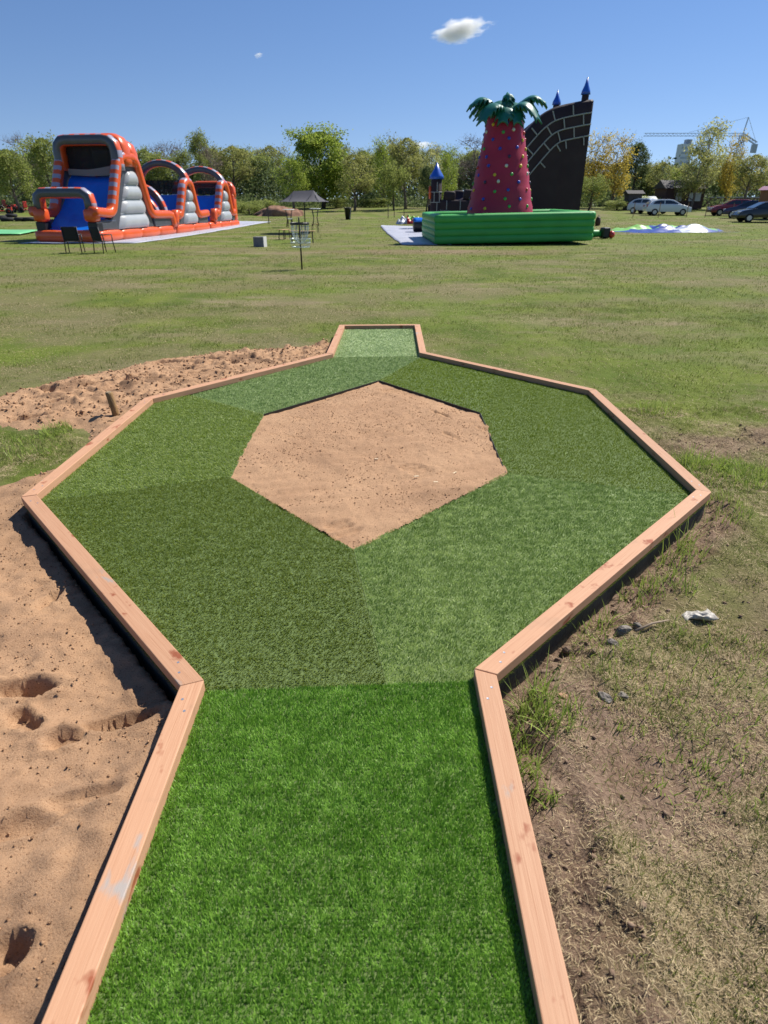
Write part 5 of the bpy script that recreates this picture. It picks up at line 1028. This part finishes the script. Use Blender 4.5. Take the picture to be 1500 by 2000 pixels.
leaf_mass('undergrowth', ux * .9 + 1, r_.uniform(90, 99, 420), r_.uniform(.5, 1.8, 420), 36000, .15, 'dark', 32)
# brush and earth mound behind the parasol
p = at_y(545, 405, 66); heap('earth_mound', p[0], 66, 2.6, 1.6, .85, 431, [mat('red_earth', (.19, .095, .055), (.28, .15, .09), 2, .95, .8, 6)], lambda u, v: 0, 'mound of reddish brown earth behind the parasol', 'earth mound')
def shrub(px, py, Y, rx, h, label, kind='bushy'):
    d = ray(px, 400); x = d[0] * Y / d[1]; t = empty('shrub', label, 'shrub', (x, Y, float(terrain(x, Y)) - .15 * h), px, 'shrubs at the field edge'); t.scale = (rx, rx, h); tm, cm = PROT[kind]; link('stem', tm, t); link('foliage', cm, t)
for a in ((510, 0, 70, 4.5, 1.9, 'low green shrub right behind the end of the orange inflatable'), (488, 0, 68, 3.5, 1.5, 'low green shrub touching the end of the orange inflatable'), (470, 0, 73, 4, 1.6, 'low green shrub behind the far end of the orange inflatable'), (1205, 0, 80, 5, 1.5, 'low shrub on the grass right of the castle slide'), (1290, 0, 84, 5, 2.0, 'low bright shrub behind the white car'), (1240, 0, 82, 5, 2.2, 'dark shrub left of the white car'), (655, 0, 88, 6, 1.6, 'low shrub behind the trunk of the largest round tree'), (730, 0, 90, 6, 1.6, 'low shrub right of the lone olive tree')): shrub(*a)
# ------------------------------------------------------------------ hut, sheds, fence posts, far tower and crane
def house(px, Y, wd, dp, h, rh, wall, roof, label, nm, cat, rz=0, win=()):
    d = ray(px, 400); x = d[0] * Y / d[1]; t = empty(nm, label, cat, (x, Y, float(terrain(x, Y))), rz); mb = MB(); mb.box((0, 0, h / 2), (wd, dp, h)); wl = mb.build('wall', wall, t)
    mb = MB(); mb.prism([(-dp / 2 - .25, h), (dp / 2 + .25, h), (0, h + rh)], lambda u, v: (-wd / 2 - .25, u, v), lambda u, v: (wd / 2 + .25, u, v)); mb.build('roof', roof, t)
    for wx, ww, wz, wh, m_ in win: mb = MB(); mb.box((wx, -dp / 2 - .03, wz), (ww, .08, wh)); f_ = mb.build('window', m_, t); mb = MB(); mb.box((wx, -dp / 2 - .075, wz), (.06, .02, wh)); mb.build('mullion', M_DK, f_)
    return t
M_HUT = mat('dark_hut_wood', (.07, .035, .032), (.05, .028, .026), 3, .8); M_HR = mat('hut_roof', (.04, .036, .036), rough=.8); M_CURT = mat('bright_window', (.5, .48, .42), rough=.4)
house(1322, 84, 4.6, 3.5, 2.2, .9, M_HUT, M_HR, 'dark red brown garden hut with bright windows behind the white cars', 'garden_hut', 'hut', 0, ((-.7, .7, 1.3, .9, M_CURT), (1.2, 1.4, 1.3, .9, M_LG)))
house(1234, 80, 1.5, 1.5, 1.7, .35, mat('grey_shed', (.07, .06, .065), rough=.8), M_HR, 'small dark grey shed left of the silver car', 'shed', 'shed', 0, ((0, .5, 1.0, .5, M_BLK),)); house(1262, 82, 1.4, 1.2, 1.1, .3, mat('grey_shed', (0, 0, 0)), M_TOP, 'tiny shed with a pale roof just behind the silver car', 'shed', 'shed', 0, ((0, .4, .7, .4, M_BLK),))
d = ray(1405, 400)
mb = MB(); mb.box((0, 0, .55), (16, .25, 1.1)); t = mb.build('low_wall', mat('reddish_fence', (.20, .10, .08), (.26, .14, .11), 3, .8), None, bevel=.02); mb = MB(); mb.box((0, 0, 1.16), (16.2, .5, .12)); mb.build('coping', mat('pale_coping', (.5, .48, .44), rough=.7), t); x = d[0] * 92 / d[1]; t.location = (x, 92, float(terrain(x, 92))); tag(t, 'low reddish wall with a pale top far behind the parked cars', 'wall')
for k, px in enumerate((1345, 1382, 1434, 1290, 1240)):
    d = ray(px, 400); Y = 62; x = d[0] * Y / d[1]; t = empty('fence_post', ['thin wooden post between the white and dark red cars, left one', 'thin wooden post between the white and dark red cars, right one', 'thin wooden post in front of the dark red car', 'thin wooden post in front of the white hatchback', 'thin wooden post left of the silver car'][k], 'post', (x, Y, float(terrain(x, Y))), 0, 'thin posts by the cars'); mb = MB(); mb.tube([(0, 0, -.1), (0, 0, 1.2)], .035, 6); mb.build('post', mat('post_wood', (.30, .18, .11), rough=.8), t); mb = MB(); mb.box((0, 0, 1.22), (.1, .1, .04)); mb.build('post_cap', M_HUT, t)
for k, px in enumerate((524, 758, 770, 789)):
    d = ray(px, 420); Y = (50, 60, 62, 64)[k]; x = d[0] * Y / d[1]; t = empty('fence_post', ['thin post standing left of the parasol', 'thin post left of three before the middle thicket', 'thin post middle of three before the middle thicket', 'thin post right of three before the middle thicket'][k], 'post', (x, Y, float(terrain(x, Y))), 0, 'thin posts on the field'); mb = MB(); mb.tube([(0, 0, -.1), (0, 0, 1.1)], .03, 6); mb.build('post', M_DK, t); mb = MB(); mb.lathe([(.05, 0), (.05, .04)], (0, 0, 1.1), 8); mb.build('post_cap', M_DK, t)
d = ray(1316, 400); Y = 620; x = d[0] * Y / d[1]; tw = empty('office_tower', 'distant pale grey office tower seen between the trees', 'tower', (x, Y, 0)); M_TW = mat('hazed_tower_concrete', (.60, .66, .74), rough=.7); mb = MB(); mb.box((0, 0, 22), (9.5, 9.5, 44)); mb.build('body', M_TW, tw); mb = MB(); mb.box((1.8, 0, 45.7), (4.2, 6, 3.4)); mb.build('plant_room', mat('tower_top', (.3, .34, .4), rough=.7), tw)  # tower colour drawn toward the sky's: distance haze painted in
for k in range(11): mb = MB(); mb.box((0, -4.78, 3 + 3.8 * k), (8.8, .2, 1.6)); mb.build('window_band', mat('hazed_tower_glass', (.38, .44, .52), rough=.4), tw)  # window tone faded toward the wall, haze put into the colour
# tower crane
Y = 300; A = at_y(1258, 263, Y); B = at_y(1447, 263, Y); ap = at_y(1462, 229, Y); cj = at_y(1478, 276, Y); cr = empty('tower_crane', 'distant tower crane with a long thin jib above the trees', 'crane', (B[0] + .8, Y, 0)); ox = B[0] + .8; M_CRN = mat('hazed_crane_steel', (.40, .46, .55), rough=.6); M_CRY = mat('crane_yellow', (.5, .33, .04), rough=.6)  # crane steel kept pale and bluish: far haze is in its colour
def lattice(nm, p0, p1, w_, r, m_, nb):
    p0, p1 = Vector(p0), Vector(p1); d = (p1 - p0).normalized(); a = d.cross(Vector((0, 1, 0))).normalized() * w_; b = Vector((0, 1, 0)) * w_; C = [a * .5 + b * .5, a * .5 - b * .5, -a * .5 - b * .5, -a * .5 + b * .5]; mb = MB()
    for c in C: mb.tube([p0 + c, p1 + c], r, 4)
    for i in range(nb):
        q0, q1 = p0.lerp(p1, i / nb), p0.lerp(p1, (i + 1) / nb)
        for k in range(4): mb.tube([q0 + C[k], q1 + C[(k + 1) % 4]], r * .6, 3)
    return mb.build(nm, m_, cr)
lattice('jib', (A[0] - ox, 0, A[2]), (0, 0, B[2]), 1.0, .08, M_CRN, 26); lattice('mast', (0, 0, 0), (0, 0, B[2]), 1.5, .16, M_CRN, 16); lattice('counter_jib', (0, 0, B[2]), (cj[0] - ox, 0, B[2] - 3.2), 1.0, .14, M_CRN, 5)
mb = MB(); mb.tube([(0, 0, B[2]), (ap[0] - ox, 0, ap[2])], .22, 5); mb.build('apex', M_CRN, cr); mb = MB(); mb.tube([(ap[0] - ox, 0, ap[2]), ((A[0] - ox) * .55, 0, A[2] + .8)], .07, 4); mb.tube([(ap[0] - ox, 0, ap[2]), (cj[0] - ox, 0, B[2] - 3)], .07, 4); mb.build('tie_bars', M_CRN, cr); mb = MB(); mb.box((cj[0] - ox - .5, 0, B[2] - 5), (2, 1.4, 3.2)); mb.build('counterweight', M_CRN, cr)
# ------------------------------------------------------------------ clouds
def cloud_mat(scale, thr):
    m = bpy.data.materials.new('cloud'); m.use_nodes = True; t = m.node_tree; N = t.nodes; L = t.links; N.remove(N['Principled BSDF']); v = N.new('ShaderNodeVolumePrincipled'); v.inputs['Color'].default_value = (1, 1, 1, 1); v.inputs['Anisotropy'].default_value = .2
    tc = N.new('ShaderNodeTexCoord'); n = N.new('ShaderNodeTexNoise'); n.inputs['Scale'].default_value = scale; n.inputs['Detail'].default_value = 7; n.inputs['Roughness'].default_value = .62; L.new(tc.outputs['Object'], n.inputs['Vector'])
    ln = N.new('ShaderNodeVectorMath'); ln.operation = 'LENGTH'; L.new(tc.outputs['Object'], ln.inputs[0]); mr = N.new('ShaderNodeMapRange'); mr.inputs[1].default_value = 1; mr.inputs[2].default_value = .2; mr.inputs[3].default_value = -.30; mr.inputs[4].default_value = .30; L.new(ln.outputs['Value'], mr.inputs[0])
    ad = N.new('ShaderNodeMath'); L.new(n.outputs['Fac'], ad.inputs[0]); L.new(mr.outputs[0], ad.inputs[1]); m2 = N.new('ShaderNodeMapRange'); m2.inputs[1].default_value = thr; m2.inputs[2].default_value = thr + .12; m2.inputs[3].default_value = 0; m2.inputs[4].default_value = .2; L.new(ad.outputs[0], m2.inputs[0]); L.new(m2.outputs[0], v.inputs['Density']); L.new(v.outputs[0], N['Material Output'].inputs['Volume']); return m
import bmesh
for px, py, wpx, hpx, lb, thr, rz in ((898, 57, 62, 21, 'small white fluffy cloud high in the blue sky', .60, .10), (505, 107, 15, 7, 'tiny faint cloud wisp in the left part of the sky', .70, 0), (822, 283, 45, 12, 'low white cloud just above the middle trees', .72, 0)):
    Y = 900; p = at_y(px, py, Y); k = math.hypot(Y, p[2]) / FPX; bm = bmesh.new(); bmesh.ops.create_icosphere(bm, subdivisions=3, radius=1); me = bpy.data.meshes.new('cloud'); bm.to_mesh(me); bm.free(); me.materials.append(cloud_mat(2.1, thr)); o = link('cloud', me); o.location = p; o.scale = (wpx * k * 1.25, 26 * wpx / 60, hpx * k * 1.35); o.rotation_euler = (0, -rz, 0); tag(o, lb, 'cloud')
